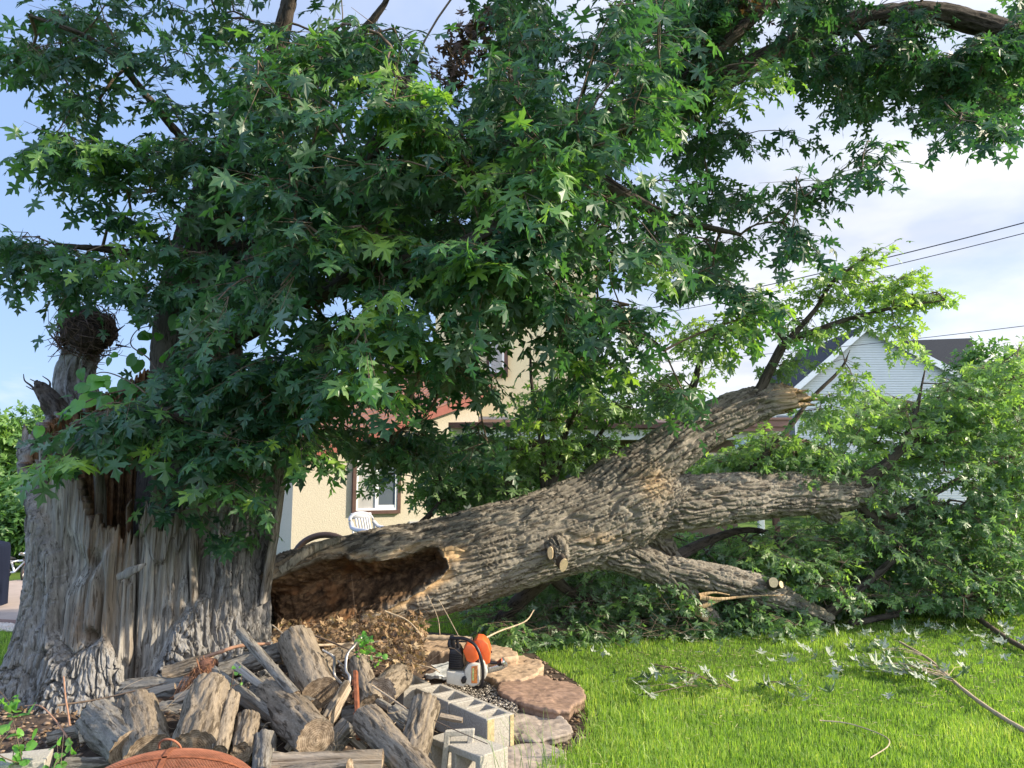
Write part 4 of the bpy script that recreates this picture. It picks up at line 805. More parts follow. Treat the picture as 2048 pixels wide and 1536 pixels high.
# white sided house beyond
YH = 38.0
def WX(px, py, Y=YH): p = W(px, py, Y); return p[0], p[2]
wh = empty('white_sided_house', (BX(1730, YH), YH, 0), 'white house with horizontal siding and dark grey roof beyond the fallen crown', 'house')
pk = WX(1727, 656); le = WX(1545, 815); re_ = WX(1915, 752)
def gable_w(z):
    if z < min(le[1], re_[1]): return le[0], re_[0]
    xl = le[0]+(pk[0]-le[0])*max(0, (z-le[1])/(pk[1]-le[1])); xr = re_[0]+(pk[0]-re_[0])*max(0, (z-re_[1])/(pk[1]-re_[1])); return xl, xr
mb = MB(); z = 0.; st_ = .125
while z < pk[1]-.02:
    a0, b0 = gable_w(z); z2 = min(z+st_, pk[1]); a1, b1 = gable_w(z2)
    mb.add([[a0, YH-.03, z], [b0, YH-.03, z], [b1, YH, z2], [a1, YH, z2], [a0, YH, z], [b0, YH, z]], [(0, 1, 2, 3), (4, 5, 1, 0)]); z = z2
mb.add([[le[0], YH+.01, 0], [le[0], YH+9, 0], [le[0], YH+9, le[1]], [le[0], YH+.01, le[1]]], [(0, 1, 2, 3)]); mb.add([[re_[0], YH+.01, 0], [re_[0], YH+9, 0], [re_[0], YH+9, re_[1]], [re_[0], YH+.01, re_[1]]], [(0, 3, 2, 1)])
mb.build('wall', simple('white vinyl siding', (.60, .62, .62), .6, 3, .03, 0), wh)
m_shing = simple('charcoal shingle', (.028, .032, .04), .9, 30, .25, .01)
mb = MB()
for (e0, sgn) in ((le, -1), (re_, 1)):
    ex, ez = e0; dx, dz = pk[0]-ex, pk[1]-ez; ex -= dx*.08; ez -= dz*.08
    mb.add([[ex, YH-.35, ez+.02], [pk[0], YH-.35, pk[1]+.02], [pk[0], YH+9, pk[1]+.02], [ex, YH+9, ez+.02], [ex, YH-.35, ez+.16], [pk[0], YH-.35, pk[1]+.16], [pk[0], YH+9, pk[1]+.16], [ex, YH+9, ez+.16]], [(0,1,2,3),(4,7,6,5),(0,4,5,1),(2,6,7,3),(3,7,4,0)])
ra = WX(1800, 690, YH+2); rb_ = WX(1944, 676, YH+2); rc = WX(1962, 775, YH+.3)
mb.add([[ra[0]-1.5, YH+2, rb_[1]-.2], [rb_[0], YH+2, rb_[1]], [rc[0], YH+.3, rc[1]], [ra[0]-.4, YH+.3, rc[1]], [rb_[0], YH+5, rc[1]], [ra[0]-1.5, YH+5, rc[1]]], [(0, 3, 2, 1), (0, 1, 4, 5)])
mb.build('roof', m_shing, wh)
mb = MB()
for e0 in (le, re_):
    ex, ez = e0; dx, dz = pk[0]-ex, pk[1]-ez; ex -= dx*.08; ez -= dz*.08
    mb.add([[ex, YH-.38, ez-.22], [pk[0], YH-.38, pk[1]-.22], [pk[0], YH-.38, pk[1]+.15], [ex, YH-.38, ez+.15], [ex, YH-.34, ez-.22], [pk[0], YH-.34, pk[1]-.22], [pk[0], YH-.34, pk[1]+.15], [ex, YH-.34, ez+.15]], [(0,1,2,3),(5,4,7,6),(0,4,5,1),(3,2,6,7)])
mb.build('rake_board', m_white, wh)
x_, z_ = WX(1572, 835); mb = MB(); mb.box((x_-.6, YH-.06, z_-1.2), (x_+.5, YH-.04, z_+.2)); wn_ = mb.build('window', m_white, wh); mb = MB(); mb.box((x_-.5, YH-.08, z_-1.1), (x_+.4, YH-.065, z_+.1)); c_ = mb.build('pane', m_glass); c_.parent = wn_
# background trees, hedges
def bgtree(name, px, py0, py1, Y, wpx, label, cat, n=2600, size=.22, mat=m_far, group=None, trunk=True, seed=0, tv=.45):
    c = W(px, py1, Y); top = W(px, py0, Y)[2]; bot = max(0, c[2]); Rr = wpx/2/1500*Y; root = empty(name, (c[0], Y, 0), label, cat, group)
    if trunk:
        mb = MB(); mb.tube(np.array([[c[0], Y, -.05], [c[0]+.1, Y, bot+.3*(top-bot)], [c[0], Y+.1, bot+.8*(top-bot)]]), [Rr*.09+.04, Rr*.06+.03, .02], 8); mb.build('trunk', m_limb, root, True)
    rg = np.random.default_rng(seed+3); nl = 26; lc = rg.normal(0, 1, (nl, 3)); lc /= np.linalg.norm(lc, axis=1)[:, None]; lc *= rg.uniform(.25, .78, (nl, 1)); lr = rg.uniform(.22, .42, nl)
    k = rg.integers(0, nl, n); d = rg.normal(0, 1, (n, 3)); d /= np.linalg.norm(d, axis=1)[:, None]; p = lc[k]+d*lr[k][:, None]*rg.uniform(.45, 1.05, (n, 1))
    P = np.array([c[0], Y, (bot+top)/2])+p*np.array([Rr, Rr*.8, (top-bot)/2]); P[:, 2] = np.maximum(P[:, 2], .05)
    return leaf_obj('crown', P, d+rg.normal(0, .5, (n, 3))+[0, 0, -.5], d*.5+[0, 0, 1]+rg.normal(0, .5, (n, 3)), rg.uniform(.7, 1.3, n)*size, np.clip(tv+.25*(lc[k][:, 1]*0+rg.normal(0, .5, nl)[k])+rg.normal(0, .12, n), 0, 1), mat, root, OUT_LO, .3, False)
bgtree('shrub', 20, 930, 1165, 13.0, 330, 'dense green shrub behind the patio at the left edge', 'shrub', 6500, .15, seed=1, trunk=False)
bgtree('shrub', -190, 900, 1180, 13.8, 300, 'dense green shrub left of the patio, partly outside the view', 'shrub', 3000, .15, seed=2, trunk=False)
bgtree('background_tree', 15, 800, 1100, 24, 230, 'pale green tree rising behind the shrub at the left edge', 'tree', 5000, .26, seed=3, tv=.75)
bgtree('background_tree', 1255, 778, 960, 34, 220, 'distant tree between the cream wing and the broken limb', 'tree', 3000, .34, seed=4, tv=.7)
bgtree('background_tree', 1400, 800, 960, 52, 240, 'distant tree behind the broken end of the upper limb', 'tree', 2000, .5, seed=5, tv=.5)
bgtree('background_tree', 1985, 685, 960, 22, 230, 'green tree behind the fallen crown at the right edge', 'tree', 4500, .24, seed=6, tv=.55)
bgtree('background_tree', 2180, 640, 960, 26, 300, 'big green tree just outside the right edge', 'tree', 3000, .28, seed=7)
bgtree('background_tree', 1640, 900, 985, 30, 420, 'low leafy hedge tree in front of the white house', 'tree', 2600, .3, seed=8)
bgtree('background_tree', 420, 840, 970, 45, 700, 'wide distant tree hidden behind the standing trunk', 'tree', 2200, .5, seed=9)
for k_, (a_, b_, c_, lb_) in enumerate(((2520, 30, 360, 'round tree far beyond the right edge'), (2900, 34, 420, 'broad tree farthest beyond the right edge'), (-420, 20, 420, 'broad tree beyond the left edge'), (880, 40, 300, 'distant tree hidden behind the stucco house'))): bgtree('background_tree', a_, 760, 965, b_, c_, lb_, 'tree', 2400, .36, seed=20+k_)
# power lines
m_wire = simple('black cable', (.05, .05, .055), .6, 5, .1, 0)
for k, (a, b, r, lb) in enumerate((((1430, 588, 26), (2048, 440, 19), .016, 'uppermost black power line crossing the sky at right'), ((1424, 604, 26), (2048, 461, 19), .012, 'second power line hanging just under the uppermost one'), ((1420, 715, 40), (2048, 648, 27), .013, 'low power line running behind the white house roof'))):
    p, q_ = W(*a), W(*b); d = q_-p; P = np.array([p-d*1.0+d*3.0*u+[0, 0, -.35*(1-(2*u-1)**2)*2+.55] for u in np.linspace(0, 1, 40)]); mb = MB(); mb.tube(P, r, 6); tag(mb.build('power_line', m_wire, None, True), lb, 'cable', 'power lines across the sky')

# ================================================================ YARD OBJECTS
# covered grill on the patio
gc = G(-82, 1213, .05); grill = empty('covered_grill', (gc[0], gc[1], .05), 'barbecue grill under a dark navy cover on the patio', 'grill')
m_cover = simple('navy vinyl cover', (.010, .014, .030), .9, 3, .2, .01, spec=.08, stretch=(2, 2, .6))
nh, nw = 16, 48; V = []
for i_ in range(nh):
    u = i_/(nh-1); z = .05+.70*min(1, u/.85)+(.05*math.sin((u-.85)/.15*1.57) if u > .85 else 0); s_ = 1-.05*u if u < .85 else (1-.0425)*(1-.6*((u-.85)/.15)**1.5)
    for j_ in range(nw):
        a = j_/nw*2*np.pi; ca, sa = math.cos(a), math.sin(a); sq = (abs(ca)**5+abs(sa)**5)**(-.2); rr = s_*sq*(1+.02*math.sin(a*9+u*2)*(1-u))
        V.append([gc[0]+.44*ca*rr, gc[1]+.30*sa*rr, z])
V = np.array(V); i_ = np.arange(nh-1)[:, None]*nw; j_ = np.arange(nw)[None]; k_ = (j_+1) % nw
mesh_np('cover', V, [np.stack([i_+j_, i_+k_, i_+nw+k_, i_+nw+j_], -1).reshape(-1, 4), (np.arange(nw)+(nh-1)*nw)[None]], m_cover, grill)
mb = MB()
for sx in (-.36, .36):
    for sy in (-.22, .22): mb.tube(np.array([[gc[0]+sx, gc[1]+sy, .05], [gc[0]+sx, gc[1]+sy, .1]]), .02, 8)
mb.build('feet', m_dark, grill)
# children's bicycles at the back of the patio
m_red = simple('red paint', (.5, .03, .04), .4, 5, .1, 0); m_pink = simple('pale pink paint', (.55, .35, .42), .4, 5, .1, 0); m_tyre = simple('black rubber', (.03, .03, .03), .8, 10, .2); m_chrome = simple('worn chrome', (.6, .6, .6), .3, 10, .1, 0, .9)
def bike(px, py, Y, mat, label, yaw):
    c = W(px, py, Y); c[2] = .05; root = empty('childs_bicycle', tuple(c), label, 'bicycle', 'small bicycles behind the patio'); ca, sa = math.cos(yaw), math.sin(yaw)
    def T(V): V = np.asarray(V, float)*.62; return np.stack([c[0]+V[:, 0]*ca-V[:, 1]*sa, c[1]+V[:, 0]*sa+V[:, 1]*ca, c[2]+V[:, 2]], 1)
    for x in (-.27, .27):
        a = np.linspace(0, 2*np.pi, 21); mb = MB(); mb.tube(T(np.stack([x+.15*np.cos(a), a*0, .16+.15*np.sin(a)], 1)), .016, 6, False); wh_ = mb.build('wheel', m_tyre, root, True)
        mb = MB()
        for b in np.linspace(0, np.pi, 6, endpoint=False): mb.tube(T([[x-.14*math.cos(b), 0, .16-.14*math.sin(b)], [x+.14*math.cos(b), 0, .16+.14*math.sin(b)]]), .003, 4)
        c_ = mb.build('spokes', m_chrome); c_.parent = wh_
    mb = MB()
    for p, q_ in (((-.27, 0, .16), (-.12, 0, .42)), ((-.12, 0, .42), (.18, 0, .44)), ((-.27, 0, .16), (-.03, 0, .17)), ((-.03, 0, .17), (-.12, 0, .46)), ((-.03, 0, .17), (.18, 0, .42)), ((.27, 0, .16), (.17, 0, .52))): mb.tube(T([p, q_]), .014, 8)
    mb.build('frame', mat, root, True)
    mb = MB(); mb.tube(T([[.10, -.2, .60], [.15, -.1, .57], [.17, 0, .54], [.15, .1, .57], [.10, .2, .60]]), .013, 8); mb.build('handlebar', m_chrome, root, True)
    mb = MB(); mb.tube(T([[-.24, 0, .48], [-.12, 0, .49], [-.02, 0, .48]]), [.035, .03, .012], 8, squash=.9); mb.build('saddle', m_tyre, root, True)
bike(52, 1160, 11.4, m_red, 'small red bicycle standing in front of the shrub', 1.9); bike(76, 1160, 11.3, m_pink, 'pale pink small bicycle nearest the stump', 2.5)
bike(30, 1165, 11.3, m_white, 'white small bicycle beside the covered grill', .3)
# white plastic garden chair
cc = W(750, 1060, 11.6); cc[2] = .12
chair = empty('plastic_chair', tuple(cc), 'white plastic garden armchair against the stucco wall under the window', 'chair')
yaw = rad(-38); ca, sa = math.cos(yaw), math.sin(yaw)
def CT(V): V = np.asarray(V, float); return np.stack([cc[0]+V[:, 0]*ca-V[:, 1]*sa, cc[1]+V[:, 0]*sa+V[:, 1]*ca, cc[2]+V[:, 2]], 1)
m_pl = simple('white plastic', (.46, .47, .51), .4, 4, .03, 0)
def slab(mb, pts, wd, th):  # strip of width along y
    pts = np.array(pts); n_ = len(pts)
    V = np.concatenate([np.stack([pts[:, 0]+o_[0], pts[:, 1]+o_[1], pts[:, 2]+o_[2]], 1) for o_ in ((0, -wd/2, 0), (0, wd/2, 0), (th, wd/2, 0), (th, -wd/2, 0))]); fs_ = []
    for i_ in range(n_-1):
        for a, b in ((0, 1), (1, 2), (2, 3), (3, 0)): fs_.append((a*n_+i_, a*n_+i_+1, b*n_+i_+1, b*n_+i_))
    fs_ += [(0, n_, 2*n_, 3*n_), (n_-1, 4*n_-1, 3*n_-1, 2*n_-1)]; mb.add(CT(V), fs_)
mb = MB(); bx0 = lambda z: -.20-.30*(z-.42)
for yy in (-.13, -.078, -.026, .026, .078, .13): slab(mb, [(bx0(z)+.02*math.cos(yy*9), yy, z) for z in np.linspace(.46, .80, 5)], .03, .014)
a = np.linspace(0, np.pi, 15); mb.tube(CT([[bx0(.78+.10*math.sin(x))+.0, .23*math.cos(x)*(1+.08*math.sin(x)), .76+.12*math.sin(x)] for x in a]), .026, 8, squash=.6)
slab(mb, [(bx0(.80), 0, .785), (bx0(.875), 0, .875)], .40, .014)
slab(mb, [(bx0(.43), 0, .43), (bx0(.48), 0, .48)], .42, .014)
for s_ in (-1, 1): mb.tube(CT([[bx0(z), s_*(.20+.03*(z-.4)/.4), z] for z in (.42, .6, .78)]), .024, 8, squash=.6)
mb.build('backrest', m_pl, chair, True)
mb = MB(); mb.box((-.20, -.22, .40), (.24, .22, .425), CT); mb.build('seat', m_pl, chair, bevel=.008)
for s_ in (-1, 1):
    mb = MB(); mb.tube(CT([[bx0(.74), s_*.225, .74], [-.22, s_*.26, .66], [-.1, s_*.28, .635], [.12, s_*.285, .63], [.24, s_*.28, .60], [.26, s_*.27, .5], [.25, s_*.25, .42]]), [.03, .03, .034, .036, .034, .026, .022], 8, squash=1.3); mb.build('armrest', m_pl, chair, True)
    for x_ in (-.2, .22): mb = MB(); mb.tube(CT([[x_, s_*.21, .41], [x_*1.25, s_*.25, 0]]), [.03, .02], 6); mb.build('leg', m_pl, chair, True)
# brown curved back of another patio seat behind the trunk
sc_c = W(640, 1130, 10.6); sc_c[2] = 0.12; seat = empty('wicker_patio_seat', tuple(sc_c), 'dark brown patio seat with arched back and pale cushion behind the trunk', 'chair')
m_wick = simple('dark brown resin wicker', (.055, .035, .028), .5, 60, .3, .004)
mb = MB(); a = np.linspace(math.pi, .9, 14)
mb.tube(np.array([[sc_c[0]+.42*math.cos(x)+.05, sc_c[1]+.05*math.sin(x), .40+.34*math.sin(x)] for x in a]+[[sc_c[0]+.62, sc_c[1], .69]]), .045, 10); mb.build('back_rail', m_wick, seat, True)
mb = MB(); mb.prism([(.34*math.cos(x), .27*math.sin(x)) for x in np.linspace(0, math.pi, 14)], (1, 0, 0), (0, 0, 1), (0, 1, 0), (sc_c[0]+.1, sc_c[1]-.02, .38), .08); mb.build('back_cushion', simple('pale grey cushion', (.42, .42, .42), .9, 9, .1), seat, bevel=.01)
mb = MB(); mb.box((sc_c[0]-.4, sc_c[1]-.5, .1), (sc_c[0]+.5, sc_c[1]+.1, .28)); mb.build('seat_base', m_wick, seat, bevel=.02)

# broken snag with tangled root ball behind the stump
sn = W(160, 900, 6.45); snag = empty('root_snag', (sn[0], sn[1], 0), 'broken snag topped by a tangled ball of dead vine twigs behind the stump', 'snag')
limb('stub', [W(215, 960, 6.4), W(170, 850, 6.42), W(150, 770, 6.44), W(165, 705, 6.44), W(190, 680, 6.42)], [.20, .18, .15, .13, .06], m_stump, snag, nth=60, amp=.04, s=31)
bc = W(178, 668, 6.4); n = 260; mb = MB()
th_, ph_ = np.meshgrid(np.linspace(0, 2*np.pi, 60, endpoint=False), np.linspace(.02, np.pi-.02, 34)); dV = np.stack([np.cos(th_)*np.sin(ph_), np.sin(th_)*np.sin(ph_), np.cos(ph_)], -1).reshape(-1, 3)
rV = 1+.38*fbm(dV*1.7, 4, 3)+.12*fbm(dV*14, 3, 6); V = bc+dV*rV[:, None]*np.array([.21, .2, .19]); i_ = np.arange(33)[:, None]*60; j_ = np.arange(60)[None]; k_ = (j_+1) % 60
ball = mesh_np('root_ball', V, [np.stack([i_+j_, i_+60+j_, i_+60+k_, i_+k_], -1).reshape(-1, 4)], simple('dark matted vine roots', (.045, .03, .025), .95, 40, .5, .03), snag)
rg = np.random.default_rng(5)
for k in range(330):
    d = rg.normal(0, 1, 3); d[1] = -abs(d[1])*.6+.1; d /= np.linalg.norm(d); tg = np.cross(d, rg.normal(0, 1, 3)); tg /= np.linalg.norm(tg); R0_ = rg.uniform(.82, 1.12); L = rg.uniform(.3, 1.0); out_ = rg.uniform(-.1, .25)+(rg.uniform(.3, .7) if k % 5 == 0 else 0)
    P = [bc+(d*math.cos(u*L)+tg*math.sin(u*L))*np.array([.235, .22, .22])*(R0_+out_*u+.05*math.sin(6*u+k)) for u in np.linspace(0, 1, 7)]
    mb.tube(np.array(P), np.linspace(.0048, .0018, 7), 4, False)
tw_ = mb.build('root_twigs', simple('dark reddish twig', (.11, .07, .055), .85, 40, .3), None, True); tw_.parent = ball
m_btw = simple('black twig', (.05, .04, .036), .85, 40, .3)
for P in ([(80, 800, 6.1), (66, 775, 6.1), (50, 762, 6.1), (47, 748, 6.1)], [(90, 795, 6.1), (80, 770, 6.1), (60, 758, 6.1)], [(95, 790, 6.1), (100, 765, 6.1), (85, 752, 6.1)], [(110, 790, 6.1), (95, 775, 6.1), (70, 780, 6.1), (52, 772, 6.1)], [(130, 640, 6.4), (138, 622, 6.4), (150, 612, 6.4), (165, 616, 6.4)], [(155, 640, 6.4), (150, 622, 6.4), (160, 605, 6.4), (190, 600, 6.4)],
          [(120, 690, 6.4), (103, 672, 6.4), (92, 655, 6.4)], [(230, 665, 6.4), (250, 650, 6.4)], [(232, 690, 6.4), (262, 695, 6.4)]):
    mb = MB(); mb.tube(spline([W(*p) for p in P], 12), np.linspace(.012, .003, 12), 5, False); mb.build('twig', m_btw, snag, True)
limb('stub', [W(140, 870, 6.0), W(110, 815, 6.05), W(85, 780, 6.1), W(70, 765, 6.1)], [.10, .08, .045, .012], m_limb, snag, nth=36, amp=.03, s=35)
# grape vine round the stump top
vine = empty('grape_vine', tuple(W(300, 900, 5.0)*np.array([1, 1, 0])), 'bright green grape vine climbing over the top of the stump', 'vine')
VP = [[(330, 830, 5.0), (270, 770, 5.2), (200, 745, 5.5), (150, 790, 5.4)], [(350, 780, 5.1), (380, 700, 5.3), (390, 640, 5.4), (420, 600, 5.4)], [(330, 780, 5.2), (300, 720, 5.6), (262, 690, 5.8), (275, 660, 5.9), (310, 650, 5.9)], [(250, 780, 5.1), (180, 800, 4.9), (110, 850, 4.9)], [(400, 690, 5.2), (450, 640, 5.2), (500, 625, 5.2)]]
mb = MB(); vp, vd = [], []
for P in VP:
    Q = spline([W(*p) for p in P], 30); mb.tube(Q, np.linspace(.007, .003, 30), 5, False)
    for k in range(3, 30, 2): vp.append(Q[k]+R_.normal(0, .07, 3)); vd.append(R_.normal(0, .6, 3)+[0, -.4, -.5])
mb.build('stems', m_twig, vine, True); vp = np.array(vp); nv = len(vp)
leaf_obj('leaves', vp, np.array(vd), R_.normal(0, .4, (nv, 3))+[.2, -.8, .7], R_.uniform(.06, .115, nv), R_.uniform(.1, .8, nv), m_vine, vine, OUT_ROUND, .3)

# ================================================================ WOODPILE: mound, logs, sticks
def blob(name, c, rx, ry, h, mat, nz=.25, s=0, n=70, kind=None):
    r, t = np.meshgrid(np.linspace(0, 1, n), np.linspace(0, 2*np.pi, n*2, endpoint=False)); x = c[0]+r*np.cos(t)*rx; y = c[1]+r*np.sin(t)*ry; z = h*(1-r**2)**1.5*(1+nz*fbm(np.stack([x*3, y*3, x*0], -1).reshape(-1, 3), 3, s).reshape(x.shape))+.03*fbm(np.stack([x*14, y*14, x*0], -1).reshape(-1, 3), 4, s+4).reshape(x.shape)*(1-r)-.02*r
    V = np.stack([x, y, z], -1).reshape(-1, 3); a = np.arange(n*2)[:, None]; b = np.arange(n-1)[None]; a2 = (a+1) % (n*2)
    o = mesh_np(name, V, [np.stack([a*n+b, a*n+b+1, a2*n+b+1, a2*n+b], -1).reshape(-1, 4)], mat)
    return tag(o, kind=kind) if kind else o
blob('ground_mound', (-1.75, 4.35), 1.25, .75, .26, m_soil, s=2, kind='structure')
blob('ground_mound', (-1.15, 5.35), 1.0, .62, .22, m_soil, s=7, kind='structure')
blob('ground_mound', (-2.9, 4.6), 1.0, .5, .12, m_soil, s=9, kind='structure')
def log(a, b, r0, r1, label, mat=m_log, s=0, ends=(True, True), endmat=None, squash=1., bend=.0, name='firewood_log', cat='log', amp=None, group='firewood logs in the pile', n=44, split=None):
    p, q_ = W(*a), W(*b); ax = q_-p; L = np.linalg.norm(ax); ax /= L; sd_ = np.cross(ax, [0, 0, 1.]); sd_ /= np.linalg.norm(sd_)
    P = np.array([p+ax*L*u+sd_*bend*math.sin(u*3.14) for u in np.linspace(0, 1, 6)]); rr = np.interp(np.linspace(0, 1, 6), [0, 1], [r0, r1]); rr = rr*(1+.05*np.sin(np.arange(6)*2.1+s)); ns = max(20, int(L/.008)); n_ = 72 if r0 > .05 else n
    Q = spline(np.hstack([P, rr[:, None]]), ns); T, A, B = frames(Q[:, :3]); t_ = np.arange(n_)/n_*2*np.pi; sl_ = np.linspace(0, L, ns)
    q0 = np.stack([np.cos(t_)[None]*Q[:, 3:4], np.sin(t_)[None]*Q[:, 3:4], np.broadcast_to(sl_[:, None], (ns, n_))], -1).reshape(-1, 3)+s*2.9
    am = amp or min(.012, r0*.26); r0 *= .86; r1 *= .86; d = bark_disp(q0, 1.7, s % 7, .45).reshape(ns, n_)*am-am*.6+.09*Q[:, 3:4]*fbm(q0*np.array([7, 7, 2]), 2, s+5).reshape(ns, n_)
    R_l = Q[:, 3:4]+d; wd = np.zeros((ns, n_))
    if split is not None:      # a split face: flattened wood side
        c_s = np.cos(t_-split)[None]; lim = .35*Q[:, 3:4]/np.maximum(c_s, .35); fl_ = c_s > .45; R_l = np.where(fl_, np.minimum(R_l, lim*1.15+.004*fbm(q0*np.array([40, 40, 2]), 2, 3).reshape(ns, n_)), R_l); wd = np.broadcast_to(fl_, (ns, n_))*1.
    V = Q[:, None, :3]+R_l[..., None]*(np.cos(t_)[None, :, None]*A[:, None]+squash*np.sin(t_)[None, :, None]*B[:, None])
    i_ = np.arange(ns-1)[:, None]*n_; j_ = np.arange(n_)[None]; k_ = (j_+1) % n_
    o = mesh_np(name, V.reshape(-1, 3), [np.stack([i_+j_, i_+n_+j_, i_+n_+k_, i_+k_], -1).reshape(-1, 4)], mat, None, True, {'bc': q0, 'wood': np.asarray(wd, float).ravel(), 'rot': np.zeros(ns*n_)})
    tag(o, label, cat, group)
    for e_, ring, cen, dr in ((0, V[0], Q[0, :3], -1), (1, V[-1], Q[-1, :3], 1)):
        m_ = 7; rs = np.linspace(1, 0, m_); EV = []; BC = []
        for k, u in enumerate(rs):
            pts = cen+(ring-cen)*u; rel = ring-cen; ii = 0 if e_ == 0 else -1; x = (rel*A[ii]).sum(1)*u; y = (rel*B[ii]).sum(1)*u
            bumpy = .006*fbm(np.stack([x*40, y*40, x*0+s], 1), 3, s)*(0 if k == 0 else 1)-(.004*(u < .95)); EV.append(pts+T[ii]*(dr*bumpy)[:, None]); BC.append(np.stack([x, y, x*0+s*.37], 1))
        i_ = np.arange(m_-1)[:, None]*n_; j2 = np.arange(n_)[None]; k2 = (j2+1) % n_; fq = np.stack([i_+j2, i_+k2, i_+n_+k2, i_+n_+j2], -1).reshape(-1, 4)
        if dr < 0: pass
        else: fq = fq[:, ::-1]
        fq = fq[:, ::-1]
        c_ = mesh_np('cut_end', np.vstack(EV), [fq], endmat or m_end, None, True, {'bc': np.vstack(BC)}); c_.parent = o
    return o
log((592, 1282, 4.75), (640, 1388, 4.35), .105, .105, 'thick upright log with ribbed cut end in the middle of the pile', s=1)
log((545, 1395, 4.35), (634, 1480, 3.80), .105, .098, 'big log pointing at the camera with dark round cut face, bottom centre', s=2)
log((423, 1350, 4.45), (548, 1440, 4.10), .058, .045, 'grey hollow half log slanting down across the pile', m_loggrey, s=3, squash=.6, split=2.2)
log((470, 1330, 4.5), (590, 1425, 4.2), .022, .018, 'thin split rail lying just above the grey hollow half log', m_loggrey, s=13, split=1.0)
log((480, 1264, 4.55), (592, 1390, 4.15), .028, .025, 'straight grey weathered pole leaning against the thick upright log', m_loggrey, s=4, amp=.004)
log((420, 1378, 4.15), (386, 1500, 3.70), .105, .10, 'thick sunlit split log standing behind the rusty dome, rough pale bark', s=5)
log((462, 1392, 4.1), (438, 1505, 3.70), .042, .036, 'thin pale round log right of the thick sunlit split log', s=6)
log((497, 1440, 4.0), (484, 1504, 3.75), .055, .05, 'short stubby log with shredded bark beside the thin pale round log', s=7)
log((530, 1478, 3.85), (526, 1560, 3.6), .05, .05, 'dark upright log low between the big round log and the dome', m_loggrey, s=8)
log((272, 1418, 4.15), (300, 1515, 3.75), .10, .11, 'sunlit log with cracked pale bark behind the left side of the dome', s=9)
log((195, 1440, 4.1), (262, 1500, 3.8), .105, .09, 'dark shaded log end leaning left of the cracked pale log', m_loggrey, s=10)
log((250, 1395, 4.55), (400, 1385, 4.5), .095, .085, 'dark horizontal log behind the upright logs', m_loggrey, s=11)
log((320, 1430, 4.3), (400, 1425, 4.3), .07, .06, 'small dark log wedged between the two sunlit logs', m_loggrey, s=12)
log((440, 1345, 4.65), (560, 1305, 4.75), .06, .06, 'horizontal grey log against the foot of the stump', m_loggrey, s=14)
log((330, 1352, 4.7), (425, 1318, 4.75), .055, .04, 'yellowish broken branch lying along the foot of the stump', s=15)
log((520, 1380, 4.45), (620, 1430, 4.25), .075, .075, 'shaded log behind the big round log', m_loggrey, s=16)
log((716, 1325, 4.6), (742, 1410, 4.3), .06, .065, 'knotty sunlit log behind the rusty iron post', s=17)
log((800, 1352, 4.9), (764, 1384, 4.35), .08, .078, 'short log with dark end grain left of the concrete blocks', s=18)
log((733, 1438, 4.0), (860, 1570, 3.45), .075, .068, 'long sunlit log slanting down to the bottom edge', s=19)
log((850, 1412, 4.05), (822, 1530, 3.60), .072, .062, 'upright brown log leaning on the concrete blocks', s=20)
log((545, 1528, 3.55), (765, 1522, 3.55), .045, .045, 'horizontal log along the bottom edge, dark grain', s=21, split=1.2)
log((560, 1560, 3.45), (700, 1542, 3.42), .05, .045, 'pale topped log at the very bottom edge under the big round log', s=22)
log((655, 1445, 4.05), (696, 1372, 4.3), .04, .034, 'bright split wedge of wood beside the thick upright log', s=23, split=1.4)
log((785, 1425, 4.3), (820, 1450, 4.25), .055, .05, 'small log stub in the shade behind the upright brown log', m_loggrey, s=24)
log((690, 1440, 4.4), (760, 1420, 4.4), .06, .06, 'half buried log behind the rusty iron post', m_loggrey, s=25)
log((130, 1530, 3.75), (235, 1525, 3.8), .03, .025, 'weathered stick of firewood left of the rusty dome', m_loggrey, s=26)
log((95, 1478, 4.05), (200, 1452, 4.15), .032, .03, 'thin branch lying behind the left concrete block', m_loggrey, s=27)
log((590, 1350, 4.6), (700, 1300, 4.9), .05, .045, 'brown log half hidden in dry leaves', s=28)
log((600, 1440, 4.3), (470, 1470, 4.2), .08, .07, 'deep shaded log under the grey hollow half log', m_loggrey, s=29)
log((640, 1520, 4.0), (700, 1450, 4.1), .06, .05, 'dark log behind the big round cut face', m_loggrey, s=30)
EX = [((160, 1475), (262, 1437), .030, 'flat grey split slab leaning on the dark shaded log at left', 1.2), ((600, 1332), (650, 1350), .022, 'short curl of bark lying under the thick upright log', 2.0), ((350, 1400), (420, 1372), .028, 'grey split piece wedged behind the thick sunlit split log', 1.0),
      ((505, 1360), (560, 1395), .026, 'dark split piece under the straight grey pole', .6), ((676, 1450), (730, 1500), .030, 'brown split piece between the big round cut face and the long sunlit log', 1.5), ((742, 1395), (790, 1425), .026, 'short broken stick piece left of the upright brown log', 2.4),
      ((880, 1432), (925, 1440), .018, 'pale knuckled stick touching the row of blocks', .5), ((445, 1500), (500, 1520), .026, 'dark wood scrap beside the dome rim', 1.0), ((575, 1500), (612, 1440), .020, 'thin bark strip under the big round log', 1.9), ((300, 1385), (350, 1372), .022, 'thin grey piece lying on the dark horizontal log', 1.1)]
for k, (a_, b_, r_, lb_, sp_) in enumerate(EX): yy = 4.55-(a_[1]-1340)/180*.75; log((*a_, yy), (*b_, yy-.03), r_, r_*.8, lb_, [m_log, m_loggrey][k % 2], s=40+k, split=sp_, squash=.6, amp=.005)
def stick(pts, r0, r1, label, mat=m_twig, cat='stick', name='stick', n=24, group=None, kids=()):
    Q = spline([W(*p) for p in pts], n); mb = MB(); mb.tube(Q, np.linspace(r0, r1, n)*(1+.1*np.sin(np.arange(n)*1.7)), 8); return tag(mb.build(name, mat, None, True), label, cat, group)
